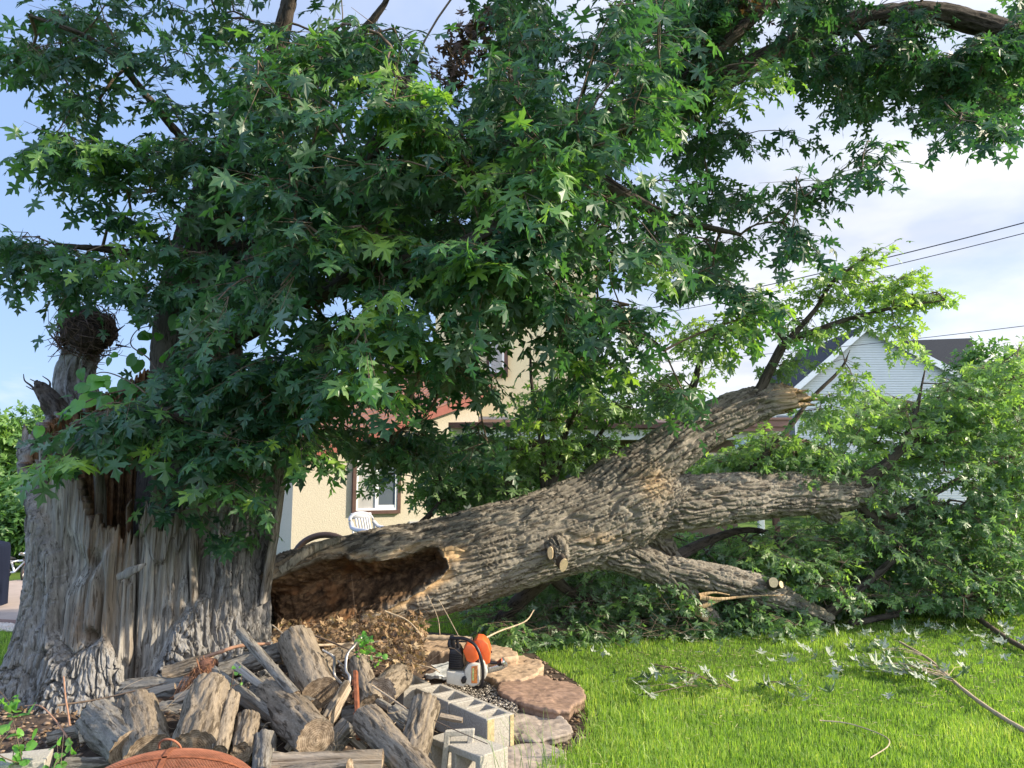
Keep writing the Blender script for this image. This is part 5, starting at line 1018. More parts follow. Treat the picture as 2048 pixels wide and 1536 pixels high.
stick([(115, 1411, 4.3), (200, 1398, 4.4), (280, 1379, 4.45), (355, 1360, 4.5)], .006, .004, 'long thin brown stick lying across the foot of the stump', m_twig)
stick([(127, 1353, 4.4), (131, 1395, 4.3), (138, 1440, 4.2), (140, 1480, 4.05), (143, 1510, 3.95)], .004, .007, 'thin upright dead sapling in front of the stump', m_redtwig, 'sapling')
stick([(50, 1412, 4.3), (80, 1412, 4.2), (110, 1440, 4.1), (135, 1475, 4.0)], .003, .005, 'thin curved twig bending into the dead sapling', m_redtwig)
stick([(400, 1318, 4.55), (440, 1304, 4.55), (480, 1292, 4.6), (540, 1287, 4.7)], .012, .009, 'reddish bare root curving over the grey horizontal log', m_redtwig, 'root')
stick([(560, 1290, 4.8), (660, 1290, 5.0), (780, 1282, 5.2), (850, 1277, 5.3)], .010, .008, 'long pale stick running from the stump to behind the chainsaw', m_paletwig)
stick([(845, 1275, 5.6), (900, 1276, 5.6), (945, 1278, 5.6)], .022, .015, 'short thick pale branch piece behind the chainsaw handle', m_paletwig)
stick([(965, 1279, 5.4), (1000, 1262, 5.6), (1050, 1243, 5.8), (1068, 1220, 6.0)], .007, .004, 'pale twig arching from the chainsaw to the fallen foliage', m_paletwig)
stick([(715, 1308, 4.8), (800, 1322, 4.9), (860, 1335, 4.9), (880, 1345, 4.9)], .005, .003, 'straight pale twig crossing toward the grey plate', m_paletwig)
stick([(770, 1222, 5.2), (810, 1238, 5.2), (830, 1255, 5.2), (848, 1280, 5.2)], .005, .003, 'thin bent twig above the dry leaves', m_paletwig)
stick([(855, 1190, 5.8), (875, 1235, 5.6), (880, 1270, 5.4)], .003, .003, 'fine hanging twig under the trunk left of the chainsaw', m_paletwig)
stick([(878, 1200, 5.8), (900, 1240, 5.6), (921, 1280, 5.35)], .003, .003, 'fine hanging twig touching the chainsaw handle', m_paletwig)
stick([(745, 1372, 4.3), (780, 1395, 4.2), (822, 1425, 4.05)], .006, .004, 'grey forked twig resting on the upright brown log', m_paletwig)
stick([(790, 1405, 4.2), (850, 1432, 3.95), (910, 1460, 3.8), (975, 1488, 3.65)], .0035, .002, 'thin wire like twig across the front concrete block', m_twig)
stick([(708, 1275, 4.7), (712, 1300, 4.6), (722, 1350, 4.5), (705, 1370, 4.4)], .006, .004, 'bent twig beside the rusty post', m_twig)
stick([(600, 1260, 4.9), (640, 1275, 4.9), (700, 1300, 4.8), (760, 1330, 4.8), (800, 1340, 4.8)], .006, .004, 'brown twig tangled through the dry leaves', m_twig)
stick([(545, 1250, 5.0), (575, 1275, 4.9), (600, 1300, 4.8)], .004, .003, 'fine twig at the right foot of the stump', m_paletwig)
def brush(name, n, box, label, L=(.15, .5), r=.0022, mat=m_paletwig):
    mb = MB()
    for _ in range(n):
        x, y = R_.uniform(box[0], box[2]), R_.uniform(box[1], box[3]); Y = box[4]+(box[5]-box[4])*(y-box[1])/(box[3]-box[1]); p = W(x, y, Y); p[2] = max(p[2], .02); d = R_.normal(0, 1, 3)*[1, .6, .35]; d /= np.linalg.norm(d); l = R_.uniform(*L)
        Q = spline([p, p+d*l*.5+R_.normal(0, .03, 3), p+d*l+R_.normal(0, .05, 3)], 7); Q[:, 2] = np.maximum(Q[:, 2], .012); mb.tube(Q, np.linspace(r, r*.4, 7)*R_.uniform(.6, 1.4), 4, False)
    tag(mb.build(name, mat, None, True), label, 'twigs', kind='stuff')
brush('brush', 55, (560, 1225, 860, 1335, 5.6, 4.8), 'tangle of thin dry twigs over the heap of brown leaves', (.12, .4), .0018, m_twig)
brush('brush', 120, (920, 1170, 1400, 1270, 7.4, 7.0), 'thin dark bare twigs hanging under the fallen trunk', (.2, .6), .003, m_twig)
brush('brush', 90, (200, 1380, 860, 1520, 4.4, 3.8), 'small twig scraps caught between the logs', (.05, .22), .002)
brush('brush', 110, (1500, 1000, 2048, 1230, 8.2, 7.7), 'bare twigs poking out of the fallen crown', (.25, .7), .003, m_twig)
# shaggy dried root tuft
rt = W(412, 1335, 4.45); tuft = empty('root_tuft', tuple(rt*np.array([1, 1, 0])), 'reddish fibrous dried root tuft hanging over the logs', 'root'); mb = MB()
for k in range(150):
    a = R_.uniform(-1, 1); P = [rt+R_.normal(0, .03, 3), rt+np.array([a*.07-.01, -.05, -.06])+R_.normal(0, .015, 3), rt+np.array([a*.11-.03, -.08, -.17-R_.uniform(0, .08)])+R_.normal(0, .02, 3)]; mb.tube(spline(P, 6), [.003, .0025, .002, .002, .0015, .001], 4, False)
mb.build('fibres', simple('red brown root fibre', (.26, .13, .07), .9, 60, .4), tuft, True)
mb = MB(); mb.tube(spline([rt+[0.06, 0, .03], rt, rt+[-.05, -.02, -.05]], 8), [.02, .035, .045, .05, .05, .04, .03, .01], 12); mb.build('root_crown', simple('red brown root knot', (.17, .08, .05), .95, 60, .5, .01), tuft, True)

# rusty iron post and hooked rods
m_rust = simple('rusted iron', (.22, .075, .035), .85, 45, .45, .004); m_steel = simple('dull grey steel rod', (.30, .28, .26), .4, 30, .2, .001, .7)
mb = MB(); p0 = W(711, 1342, 4.15); p1 = W(717, 1480, 3.98)
def bar(mb, p0, p1, w_, d_):
    ax = (p1-p0)/np.linalg.norm(p1-p0); s_ = np.cross(ax, [0, 1., 0]); s_ /= np.linalg.norm(s_); t_ = np.cross(ax, s_)
    V = [p+s_*a*w_+t_*b*d_ for p in (p0, p1) for a, b in ((-1, -1), (1, -1), (1, 1), (-1, 1))]; mb.add(V, [(0, 3, 2, 1), (4, 5, 6, 7), (0, 1, 5, 4), (1, 2, 6, 5), (2, 3, 7, 6), (3, 0, 4, 7)])
bar(mb, p0, p1, .010, .018); 
for u in (.12, .3, .6, .8): c_ = p0+(p1-p0)*u; bar(mb, c_+[-.013, -.015, 0], c_+[-.013, -.015, -.03], .004, .006)
tag(mb.build('iron_post', m_rust, None, bevel=.003), 'rusty flat iron post sticking up out of the woodpile', 'post')
stick([(665, 1312, 4.5), (669, 1318, 4.48), (668, 1345, 4.4), (674, 1358, 4.38), (691, 1374, 4.3)], .009, .008, 'bent grey steel rod left of the rusty iron post', m_steel, 'rod', 'steel_rod', group='steel rods in the woodpile')
stick([(722, 1276, 4.6), (708, 1292, 4.5), (694, 1310, 4.45), (692, 1340, 4.4), (699, 1352, 4.38), (698, 1368, 4.35), (692, 1376, 4.3)], .009, .008, 'hooked steel rod with its tip raised above the pile', m_steel, 'rod', 'steel_rod', group='steel rods in the woodpile')
stick([(645, 1300, 4.5), (660, 1308, 4.5), (668, 1314, 4.5)], .008, .011, 'short dark steel rod end with pale tip above the bent one', m_steel, 'rod', 'steel_rod', group='steel rods in the woodpile')
for k in range(4): stick([(676+k*3, 1322+k*9, 4.55), (690+k*2, 1334+k*8, 4.5)], .006, .006, ['topmost', 'second', 'third', 'lowest'][k]+' of four short parallel rods between the two bent rods', m_steel, 'rod', 'steel_rod', 4, 'steel rods in the woodpile')

# concrete blocks
m_conc = simple('rough grey concrete block', (.37, .345, .30), .95, 90, .22, .006); 
def block(o, ex, ey, ez, L, Wd, H, cores, t, label, mat=m_conc, name='concrete_block', group='hollow concrete blocks'):
    """solid with through holes running along ez"""
    ex, ey, ez = [np.asarray(v, float)/np.linalg.norm(v) for v in (ex, ey, ez)]; cw = (L-t*(cores+1))/cores; xs = [0]
    for i_ in range(cores): xs += [xs[-1]+t, xs[-1]+t+cw]
    xs.append(L); ys = [0, t, Wd-t, Wd]; solid = lambda i_, j_: 0 <= i_ < len(xs)-1 and 0 <= j_ < 3 and not (j_ == 1 and i_ % 2 == 1)
    mb = MB(); P = lambda x, y, z: np.asarray(o)+ex*x+ey*y+ez*z
    for i_ in range(len(xs)-1):
        for j_ in range(3):
            if not solid(i_, j_): continue
            a, b, c, d = xs[i_], xs[i_+1], ys[j_], ys[j_+1]
            mb.add([P(a, c, 0), P(b, c, 0), P(b, d, 0), P(a, d, 0)], [(0, 3, 2, 1)]); mb.add([P(a, c, H), P(b, c, H), P(b, d, H), P(a, d, H)], [(0, 1, 2, 3)])
            for di, dj, q_ in ((-1, 0, ((a, d), (a, c))), (1, 0, ((b, c), (b, d))), (0, -1, ((a, c), (b, c))), (0, 1, ((b, d), (a, d)))):
                if not solid(i_+di, j_+dj): mb.add([P(*q_[0], 0), P(*q_[1], 0), P(*q_[1], H), P(*q_[0], H)], [(0, 1, 2, 3)])
    return tag(mb.build(name, mat, None, bevel=.005), label, 'concrete block', group)
A_ = G(973, 1439, .19); E_ = G(825, 1373, .19); dv = E_-A_; dv[2] = 0; A_[2] = 0; dv /= np.linalg.norm(dv); nv_ = np.array([dv[1], -dv[0], 0])
m_concy = simple('concrete yellowed as if sunlit', (.44, .36, .20), .95, 40, .3, .006)
o = block(A_, nv_*-1*-1, dv, (0, 0, 1), .19, .39, .19, 1, .03, 'nearest sand coloured block of the row, cores up', m_conc) if False else block(A_, dv, nv_, (0, 0, 1), .39, .19, .19, 3, .03, 'nearest block of the row beside the flat stones, cores open upward')
# yellow sunlight on the near block's end face, put in as coloured strips
mb = MB(); E0 = A_-dv*.004
mb.add([E0+nv_*.004, E0+nv_*.05, E0+nv_*.05+[0, 0, .186], E0+nv_*.004+[0, 0, .186]], [(0, 1, 2, 3)]); mb.add([E0+nv_*.16, E0+nv_*.186, E0+nv_*.186+[0, 0, .186], E0+nv_*.16+[0, 0, .186]], [(0, 1, 2, 3)])
c_ = mb.build('painted_sunlight', m_concy); c_.parent = o
B2 = A_+dv*.402; block(B2, dv, nv_, (0, 0, 1), .39, .19, .19, 2, .032, 'middle block of the row, cores open upward')
B3 = A_+dv*.81-nv_*.075+[0, 0, .01]; block(B3, dv+nv_*.08, nv_-dv*.08, (0, 0, 1), .39, .19, .19, 2, .032, 'far block of the row in front of the grey plate')
fb = G(857, 1474, .19); fr_ = G(944, 1507, .19); fx = fr_-fb; fx[2] = 0; fx /= np.linalg.norm(fx); fb[2] = 0; fy = np.array([0, 0, 1.]); fz = np.array([-fx[1], fx[0], 0])
block(fb, fx, fy, fz, .39, .19, .19, 2, .035, 'front block lying on its side with two cores facing the camera')
block(W(880, 1475, 3.95)*np.array([1, 1, 0])+[0, 0, .02], (.1, -.1, 1), (1, .2, 0), (.1, 1, 0), .24, .15, .03, 1, .03, 'broken pale block fragment between the logs and the front block')
lb0 = np.array([-3.02+.55, 3.95, 0.0]); lx = np.array([-.93, -.35, .0]); 
block(np.array(W(95, 1460, 3.72))*np.array([1, 1, 0]), lx, (0, 0, 1), (-.35, .93, 0), .39, .19, .19, 2, .034, 'grey block on its side at the lower left corner, weeds in its cores')
# flat stones
m_stone = simple('tan sandstone', (.40, .29, .195), .9, 16, .28, .012); m_stone2 = simple('brown slate', (.25, .165, .12), .85, 12, .3, .015, stretch=(1, 3, 1)); m_stone3 = simple('grey brown flagstone', (.30, .25, .21), .9, 14, .25, .01)
def stone(cpx, z, poly_px, th, label, mat, s=0, tilt=(0, 0)):
    pts = np.array([G(x, y, z)[:2] for x, y in poly_px]); c = pts.mean(0); n_ = 180; ang_ = np.linspace(0, 2*np.pi, n_, endpoint=False)
    pa = np.arctan2(pts[:, 1]-c[1], pts[:, 0]-c[0]); od = np.argsort(pa); pr = np.linalg.norm(pts-c, axis=1); rr = np.interp(ang_, np.concatenate([pa[od]-2*np.pi, pa[od], pa[od]+2*np.pi]), np.tile(pr[od], 3))
    rr = rr*(1+.07*fbm(np.stack([np.cos(ang_)*4, np.sin(ang_)*4, ang_*0+s], 1), 4, s)+.035*fbm(np.stack([np.cos(ang_)*19, np.sin(ang_)*19, ang_*0+s], 1), 3, s+5)); V = []; lv = [(u_, z) for u_ in np.linspace(0, .95, 26)]+[(.985, z-.002), (1.0, z-.008), (1.0, z-th*.33), (.975, z-th*.38), (.985, z-th*.7), (.96, z-th)]
    for u, zz_ in lv:
        x = c[0]+np.cos(ang_)*rr*u; y = c[1]+np.sin(ang_)*rr*u; nz = .012*fbm(np.stack([x*6, y*6, x*0+s], 1), 4, s+3)+.006*fbm(np.stack([x*28, y*28, x*0], 1), 3, s); lv_ = 2.2*fbm(np.stack([x*2.6, y*6, x*0], 1), 4, s+9); lay = .011*(np.floor(lv_)+sst(.0, .18, lv_-np.floor(lv_)))
        V.append(np.stack([x, y, zz_+nz+lay+tilt[0]*(x-c[0])+tilt[1]*(y-c[1])], 1))
    V = np.vstack(V); i_ = np.arange(len(lv)-1)[:, None]*n_; j_ = np.arange(n_)[None]; k_ = (j_+1) % n_
    return tag(mesh_np('flat_stone', V, [np.stack([i_+j_, i_+n_+j_, i_+n_+k_, i_+k_], -1).reshape(-1, 4), (np.arange(n_)+(len(lv)-1)*n_)[None, ::-1]], mat), label, 'stone', 'flat stones edging the fire pit bed')
stone(0, .13, [(975, 1352), (980, 1325), (1010, 1318), (1045, 1312), (1068, 1320), (1074, 1340), (1062, 1355), (1030, 1360), (990, 1362)], .09, 'big rounded tan stone right of the chainsaw', m_stone, 1)
stone(0, .19, [(930, 1290), (960, 1288), (1000, 1291), (1026, 1300), (1028, 1315), (990, 1318), (940, 1310)], .12, 'tan stone behind the chainsaw', m_stone, 2)
stone(0, .16, [(800, 1285), (870, 1278), (930, 1286), (925, 1302), (860, 1304), (800, 1298)], .12, 'long shaded tan stone left of the chainsaw under the pale branch', m_stone, 3)
stone(0, .10, [(1010, 1366), (1070, 1352), (1110, 1362), (1142, 1405), (1140, 1420), (1110, 1422), (1060, 1412), (1030, 1400)], .075, 'reddish brown layered slab beside the gravel', m_stone2, 4, (-.02, .02))
stone(0, .05, [(1020, 1432), (1045, 1424), (1105, 1432), (1140, 1447), (1138, 1465), (1100, 1478), (1050, 1480), (1024, 1465)], .05, 'flat grey brown stone next to the nearest block', m_stone3, 5)
stone(0, .035, [(1000, 1505), (1060, 1490), (1120, 1500), (1130, 1525), (1080, 1560), (1000, 1555)], .035, 'low mossy flat stone at the bottom edge', m_stone3, 6)
stone(0, .035, [(960, 1530), (1000, 1522), (1030, 1560), (960, 1575)], .035, 'small dark flat stone below the nearest block', m_stone3, 7)
stone(0, .15, [(845, 1345), (862, 1330), (905, 1326), (925, 1336), (900, 1352), (860, 1356)], .03, 'pale bluish grey plate of stone beside the far block', simple('pale blue grey slate', (.48, .50, .50), .7, 10, .15, .004), 8)
# bricks of edging at the left by the stump
for k, (a, b) in enumerate((((-60, 1362, 5.1), (62, 1343, 5.3)), ((-80, 1405, 4.75), (48, 1375, 4.95)))):
    p, q_ = W(*a), W(*b); p[2] = q_[2] = .05; mb = MB(); bar(mb, p, q_, .06, .045); tag(mb.build('edging_timber', (simple('grey edging timber', (.36, .33, .29), .9, 14, .2, .006) if k == 0 else simple('tan edging timber', (.5, .38, .22), .9, 14, .2, .006)), None, bevel=.006), ['grey weathered edging timber at the edge of the left lawn', 'yellowish edging timber in front of the grey one'][k], 'timber', 'edging timbers left of the stump')
# gravel bed
n = 5200; u = R_.uniform(0, 1, (n, 2)); Xg_ = []; Yg_ = []
gp_ = [G(790, 1370, .08)[:2], G(880, 1345, .08)[:2], G(960, 1352, .08)[:2], G(1015, 1368, .08)[:2], G(1040, 1410, .08)[:2], G(1025, 1440, .08)[:2], G(985, 1425, .08)[:2], G(900, 1390, .08)[:2]]
lo, hi = np.min(gp_, 0), np.max(gp_, 0); c_ = lo+(hi-lo)*R_.uniform(0, 1, (n*3, 2)); c_ = c_[inworld(c_[:, 0], c_[:, 1], gp_)][:n]
o = pebbles('gravel', c_[:, 0], c_[:, 1], .045+.05*R_.uniform(0, 1, len(c_)), R_.uniform(.005, .013, len(c_)), m_grav); tag(o, 'grey gravel and wood chips between the blocks and the flat stones', 'gravel')
mb = MB(); mb.prism([tuple(p) for p in gp_], (1, 0, 0), (0, 1, 0), (0, 0, 1), (0, 0, .006), .05); tag(mb.build('gravel_bed', m_soil), kind='structure')
# debris scattered over the soil
n = 5200; cx = R_.uniform(-3.3, .7, n); cy = R_.uniform(3.3, 6.6, n); k_ = inworld(cx, cy, SOIL); cx, cy = cx[k_], cy[k_]
def mound_z(x, y):
    z = np.zeros(len(x))
    for (c0, c1, rx, ry, h) in ((-1.75, 4.35, 1.25, .75, .26), (-1.15, 5.35, 1.0, .62, .22), (-2.9, 4.6, 1.0, .5, .12)): r2 = ((x-c0)/rx)**2+((y-c1)/ry)**2; z = np.maximum(z, h*np.clip(1-r2, 0, 1)**1.5)
    return z
o = pebbles('bark_chips', cx, cy, mound_z(cx, cy)+.01, R_.uniform(.006, .022, len(cx)), peb_mat('bark chips', [(.10, .07, .05), (.28, .2, .14), (.16, .11, .08), (.4, .31, .22)])); tag(o, 'bark chips and crumbs scattered over the dark soil', 'wood chips')
# dry leaves heaped against the broken trunk
n = 2500; lx_ = R_.uniform(545, 850, n); ly_ = R_.uniform(1190, 1345, n); k_ = (ly_ > 1195+.0*lx_+30*np.sin(lx_/40)) & (ly_ > np.interp(lx_, [545, 600, 700, 760, 865], [1250, 1250, 1240, 1222, 1240])+R_.normal(0, 8, n)) & (ly_ < np.interp(lx_, [545, 640, 865], [1300, 1300, 1345])); lx_, ly_ = lx_[k_], ly_[k_]; n = len(lx_)
P = np.array([W(x, y, 5.75-(y-1200)/145*1.0+R_.uniform(-.12, .12)) for x, y in zip(lx_, ly_)]); P[:, 2] = np.maximum(P[:, 2], .03)
blob('ground_mound', (-1.05, 5.55), .8, .5, .36, m_soil, s=17, kind='structure')
o = leaf_obj('dry_leaves', P, R_.normal(0, 1, (n, 3)), R_.normal(0, 1, (n, 3))+[0, -.3, .6], R_.uniform(.025, .06, n), np.clip(R_.normal(.5, .3, n), 0, 1), m_brownleaf, None, OUT_LO, 1.0, False); tag(o, 'curled dry brown leaves heaped below the rotten hollow', 'dry leaves', kind='stuff')
n = 900; lx_ = R_.uniform(-3.2, .6, n); ly_ = R_.uniform(3.5, 5.2, n); o = leaf_obj('leaf_litter', np.stack([lx_, ly_, mound_z(lx_, ly_)+.015], 1), R_.normal(0, 1, (n, 3)), R_.normal(0, .4, (n, 3))+[0, 0, 1], R_.uniform(.02, .05, n), R_.uniform(0, .7, n), m_brownleaf, None, OUT_LO, .9, False); tag(o, 'small dead leaves lying between the logs', 'leaf litter', kind='stuff')
# sprig of green weed in the pile and weeds at the lower left
def weed(name, pts, nl, label, size=(.03, .06), mat=m_vine, sprd=.06, outline=OUT_ROUND):
    root = empty(name, tuple(W(*pts[0])*np.array([1, 1, 0])), label, 'plant'); mb = MB(); Pp = []
    for j_ in range(max(3, nl//9)):
        Q = spline([W(*p)+R_.normal(0, sprd*.6*(i_ > 0), 3) for i_, p in enumerate(pts)], 14); mb.tube(Q, np.linspace(.003, .0015, 14), 4, False); k = R_.integers(3, 14, 9); Pp.append(Q[k]+R_.normal(0, sprd*.4, (9, 3)))
    mb.build('stem', m_twig, root, True); Pp = np.vstack(Pp)[:nl]; m_ = len(Pp); leaf_obj('leaves', Pp, R_.normal(0, .7, (m_, 3))+[0, -.2, .1], R_.normal(0, .4, (m_, 3))+[0, -.2, 1], R_.uniform(*size, m_), R_.uniform(.3, .9, m_), mat, root, outline, .3)
weed('weed', [(735, 1345, 4.5), (728, 1310, 4.55), (735, 1280, 4.6)], 40, 'small yellow green weed growing above the rusty iron post', (.02, .04))
weed('weed', [(45, 1530, 3.7), (35, 1500, 3.65), (20, 1460, 3.7)], 22, 'broad leaved weed over the lower left concrete block', (.03, .055))
weed('weed', [(125, 1560, 3.6), (120, 1525, 3.6), (115, 1495, 3.7)], 26, 'leafy green weed right of the lower left concrete block', (.022, .042))
weed('weed', [(5, 1420, 4.6), (10, 1405, 4.6), (15, 1392, 4.6)], 24, 'little green weed beside the edging timber', (.03, .05))
weed('weed', [(462, 1372, 4.2), (468, 1362, 4.2), (474, 1352, 4.2)], 6, 'tiny green shoot between the logs', (.015, .03))
mb = MB()
for k in range(16):
    x0_ = R_.uniform(985, 1100); P = [W(x0_, 1535, 3.75), W(x0_+R_.normal(-6, 10), 1490, 3.75), W(x0_+R_.normal(-22, 20), 1440+R_.uniform(-25, 30), 3.8)]; mb.tube(spline(P, 8), np.linspace(.003, .0008, 8), 4, False, .5)
tag(mb.build('tall_grass', simple('pale green grass stem', (.25, .36, .10), .7, 30, .3, 0), None, True), 'tall seedy grass stems growing in front of the nearest block', 'grass', kind='stuff')

# ---------------------------------------------------------------- rusty fire pit screen
fc = W(325, 1560, 3.0); fc = np.array([fc[0]-.05, 3.12, 0]); pit_ = empty('fire_pit', tuple(fc), 'fire pit with domed rusty mesh spark screen at the bottom edge', 'fire pit')
Rd = .37; z0 = .235; hd = .175; m_rust2 = simple('orange rusted steel mesh', (.30, .115, .065), .8, 12, .35, .002)
def dome(a, ph): return np.array([fc[0]+Rd*math.cos(a)*math.sin(ph), fc[1]+Rd*math.sin(a)*math.sin(ph), z0+hd*math.cos(ph)])
mb = MB(); g_ = np.arange(-.365, .366, .0105)
for fam in (0, 1):
    for g in g_:
        hf = math.sqrt(max(0, Rd**2-g*g)); 
        if hf < .02: continue
        v_ = np.linspace(-hf, hf, 26); ca, sa = math.cos(rad(38)), math.sin(rad(38))
        xs, ys = (v_, np.full(26, g)) if fam else (np.full(26, g), v_); X_ = xs*ca-ys*sa; Y_ = xs*sa+ys*ca; z_ = z0+hd*np.sqrt(np.maximum(0, 1-(X_**2+Y_**2)/Rd**2)); mb.tube(np.stack([fc[0]+X_, fc[1]+Y_, z_], 1), .0013, 4, False)
mesh_ = mb.build('mesh_screen', m_rust2, pit_, True)
mb = MB(); a = np.linspace(0, 2*np.pi, 61); mb.tube(np.array([[fc[0]+(Rd+.006)*math.cos(x), fc[1]+(Rd+.006)*math.sin(x), z0] for x in a]), .009, 8, False); mb.build('screen_rim', m_rust, pit_, True)
for a0 in (rad(105), rad(15)):
    ph = np.linspace(-1.5, 1.5, 40); mb = MB(); P = np.array([dome(a0, x)+[0, 0, .003] for x in ph]); V = []; sdv = np.array([-math.sin(a0), math.cos(a0), 0])
    for p in P: V += [p-sdv*.009, p+sdv*.009]
    V2_ = np.array(V)+[0, 0, .003]; m_ = len(V); mb.add(np.vstack([V, V2_]), [(2*i_+m_, 2*i_+1+m_, 2*i_+3+m_, 2*i_+2+m_) for i_ in range(39)]+[(2*i_, 2*i_+2, 2*i_+3, 2*i_+1) for i_ in range(39)]+[(2*i_, 2*i_+m_, 2*i_+2+m_, 2*i_+2) for i_ in range(39)]+[(2*i_+1, 2*i_+3, 2*i_+3+m_, 2*i_+1+m_) for i_ in range(39)]); mb.build('screen_band', m_rust, pit_)
hp = dome(rad(108), .55); mb = MB(); a = np.linspace(0, math.pi, 14); mb.tube(np.array([hp+[-.045*math.cos(x), -.03*math.sin(x), .045*math.sin(x)+.004] for x in a]), .0045, 8); mb.build('handle', m_rust2, pit_, True)
mb = MB(); prof = [(.41, .235), (.43, .230), (.425, .222), (.38, .215), (.30, .14), (.13, .08), (.0, .07)]; nA = 60; V = [[fc[0]+r*math.cos(x), fc[1]+r*math.sin(x), z] for r, z in prof for x in np.linspace(0, 2*np.pi, nA, endpoint=False)]
mb.add(V, [(i_*nA+j_, (i_+1)*nA+j_, (i_+1)*nA+(j_+1) % nA, i_*nA+(j_+1) % nA) for i_ in range(len(prof)-1) for j_ in range(nA)]); bw = mb.build('bowl', simple('sooty steel bowl', (.05, .042, .04), .6, 20, .4, .002), pit_, True)
for a0 in (.7, 2.8, 4.9): mb = MB(); mb.tube(np.array([[fc[0]+.3*math.cos(a0), fc[1]+.3*math.sin(a0), .15], [fc[0]+.38*math.cos(a0), fc[1]+.38*math.sin(a0), 0]]), .012, 8); mb.build('leg', m_rust, pit_, True)

# ---------------------------------------------------------------- chainsaw
YC = 5.15; S_ = YC/1500*.95
co = W(940, 1366, YC); cz = co[2]
saw = empty('chainsaw', tuple(co), 'orange and white petrol chainsaw with black handle standing on the gravel', 'chainsaw')
def CS(V): V = np.asarray(V, float); return np.stack([co[0]+V[:, 0]*S_, co[1]+V[:, 1]*S_, co[2]+V[:, 2]*S_], 1)     # px-sized local units, x right, y away, z up
m_or = simple('orange plastic housing', (.72, .13, .035), .35, 25, .1, 0); m_cr = simple('grey white plastic tank', (.50, .48, .43), .5, 30, .1, .001); m_bk = simple('black plastic', (.018, .017, .02), .35, 20, .2, 0); m_stk = simple('orange and yellow warning label', (.62, .22, .06), .5, 60, .45, 0); m_sil = simple('polished steel', (.5, .5, .5), .25, 40, .1, 0, .9)
def prof_part(name, poly, y0, y1, mat, bev=2.5, parent=saw):
    mb = MB(); V = CS([[p[0], y0, p[1]] for p in poly]+[[p[0], y1, p[1]] for p in poly]); n_ = len(poly); mb.add(V, [tuple(range(n_)), tuple(range(n_, 2*n_))[::-1]]+[(i_, n_+i_, n_+(i_+1) % n_, (i_+1) % n_) for i_ in range(n_)]); o = mb.build(name, mat, None, True, bevel=bev*S_, seg=3); o.parent = parent
    if parent is saw: o.matrix_parent_inverse = Matrix.Translation(-Vector(saw.location))
    return o
tank = prof_part('fuel_tank', [(-46, 4), (-46, 28), (-10, 25), (-6, 20), (-4, 2), (-14, -2)], -22, 34, m_cr)
prof_part('cap', [(-14, 18), (-8, 20), (-5, 14), (-8, 6), (-14, 5), (-17, 11)], -27, -20, m_bk, 1.5, tank)
mf = prof_part('air_filter_cover', [(-43, 30), (-41, 68), (-22, 72), (-15, 60), (-12, 32)], -16, 30, m_bk)
for k in range(7): prof_part('fin', [(-40, 34+k*4.2), (-40, 36+k*4.2), (-18, 35+k*4.2), (-18, 33+k*4.2)], -19, -15.4, m_bk, .3, mf)
prof_part('engine_housing', [(-14, 66), (-8, 78), (4, 80), (14, 70), (18, 50), (6, 42), (-6, 46)], -18, 26, m_or)
hs = prof_part('top_shroud', [(6, 80), (14, 88), (26, 87), (36, 78), (42, 60), (40, 40), (30, 36), (24, 50), (16, 72)], -8, 44, m_or)
st = prof_part('starter_cover', [(-8, 4), (-10, 30), (-4, 40), (6, 44), (20, 42), (20, 4), (8, -2)], -24, 16, m_cr)
prof_part('warning_label', [(4, 6), (4, 38), (16, 40), (16, 6)], -25.2, -23.8, m_stk, .3, st)
prof_part('label_stripe', [(5.5, 12), (5.5, 34), (9, 35), (9, 10)], -25.9, -25.1, simple('pale green label print', (.45, .5, .2), .5, 90, .5, 0), .2, st)
prof_part('crankcase', [(18, 8), (18, 56), (30, 44), (36, 22), (30, 10)], -14, 30, m_cr)
mb = MB(); mb.tube(CS(spline([(-40, -4, 86), (-30, -12, 90), (-10, -18, 90), (10, -24, 80), (22, -28, 58), (27, -28, 30), (25, -24, 4), (18, -14, -5), (6, -4, -6)], 40)), 3.4*S_, 10, squash=1.0); hb = mb.build('front_handle', m_bk, saw, True)
mb = MB(); mb.tube(CS(spline([(-40, -4, 86), (-42, -6, 76), (-36, -6, 66), (-28, -2, 60)], 14)), 4.2*S_, 10); mb.tube(CS(spline([(-26, -8, 88), (-24, -8, 74), (-18, -6, 64)], 12)), 3.4*S_, 10); mb.build('rear_handle', m_bk, saw, True)
prof_part('hand_guard', [(-44, 80), (-42, 92), (-34, 93), (-30, 70), (-34, 62), (-40, 66)], 0, 14, m_bk, 1.5)
prof_part('choke_knob', [(40, 62), (44, 62), (44, 58), (40, 58)], 0, 5, m_bk, .5, hs)
bar_ = prof_part('guide_bar', [(26, 12), (28, 24), (60, 32), (74, 36), (76, 28), (62, 20)], 18, 21, m_sil, .8)
mb = MB(); mb.tube(CS(spline([(30, 14, 40), (46, 14, 36), (58, 14, 36)], 8)), 3.4*S_, 8); mb.tube(CS([(56, 14, 34), (64, 12, 38)]), np.array([5, 7])*S_, 12); c_ = mb.build('bar_clamp', m_bk); c_.parent = bar_
mb = MB(); mb.tube(CS([(66, 11, 38), (69, 10, 39), (71, 10, 40)]), np.array([8.5, 9.5, 8])*S_, 16); c_ = mb.build('clamp_knob', m_sil); c_.parent = bar_

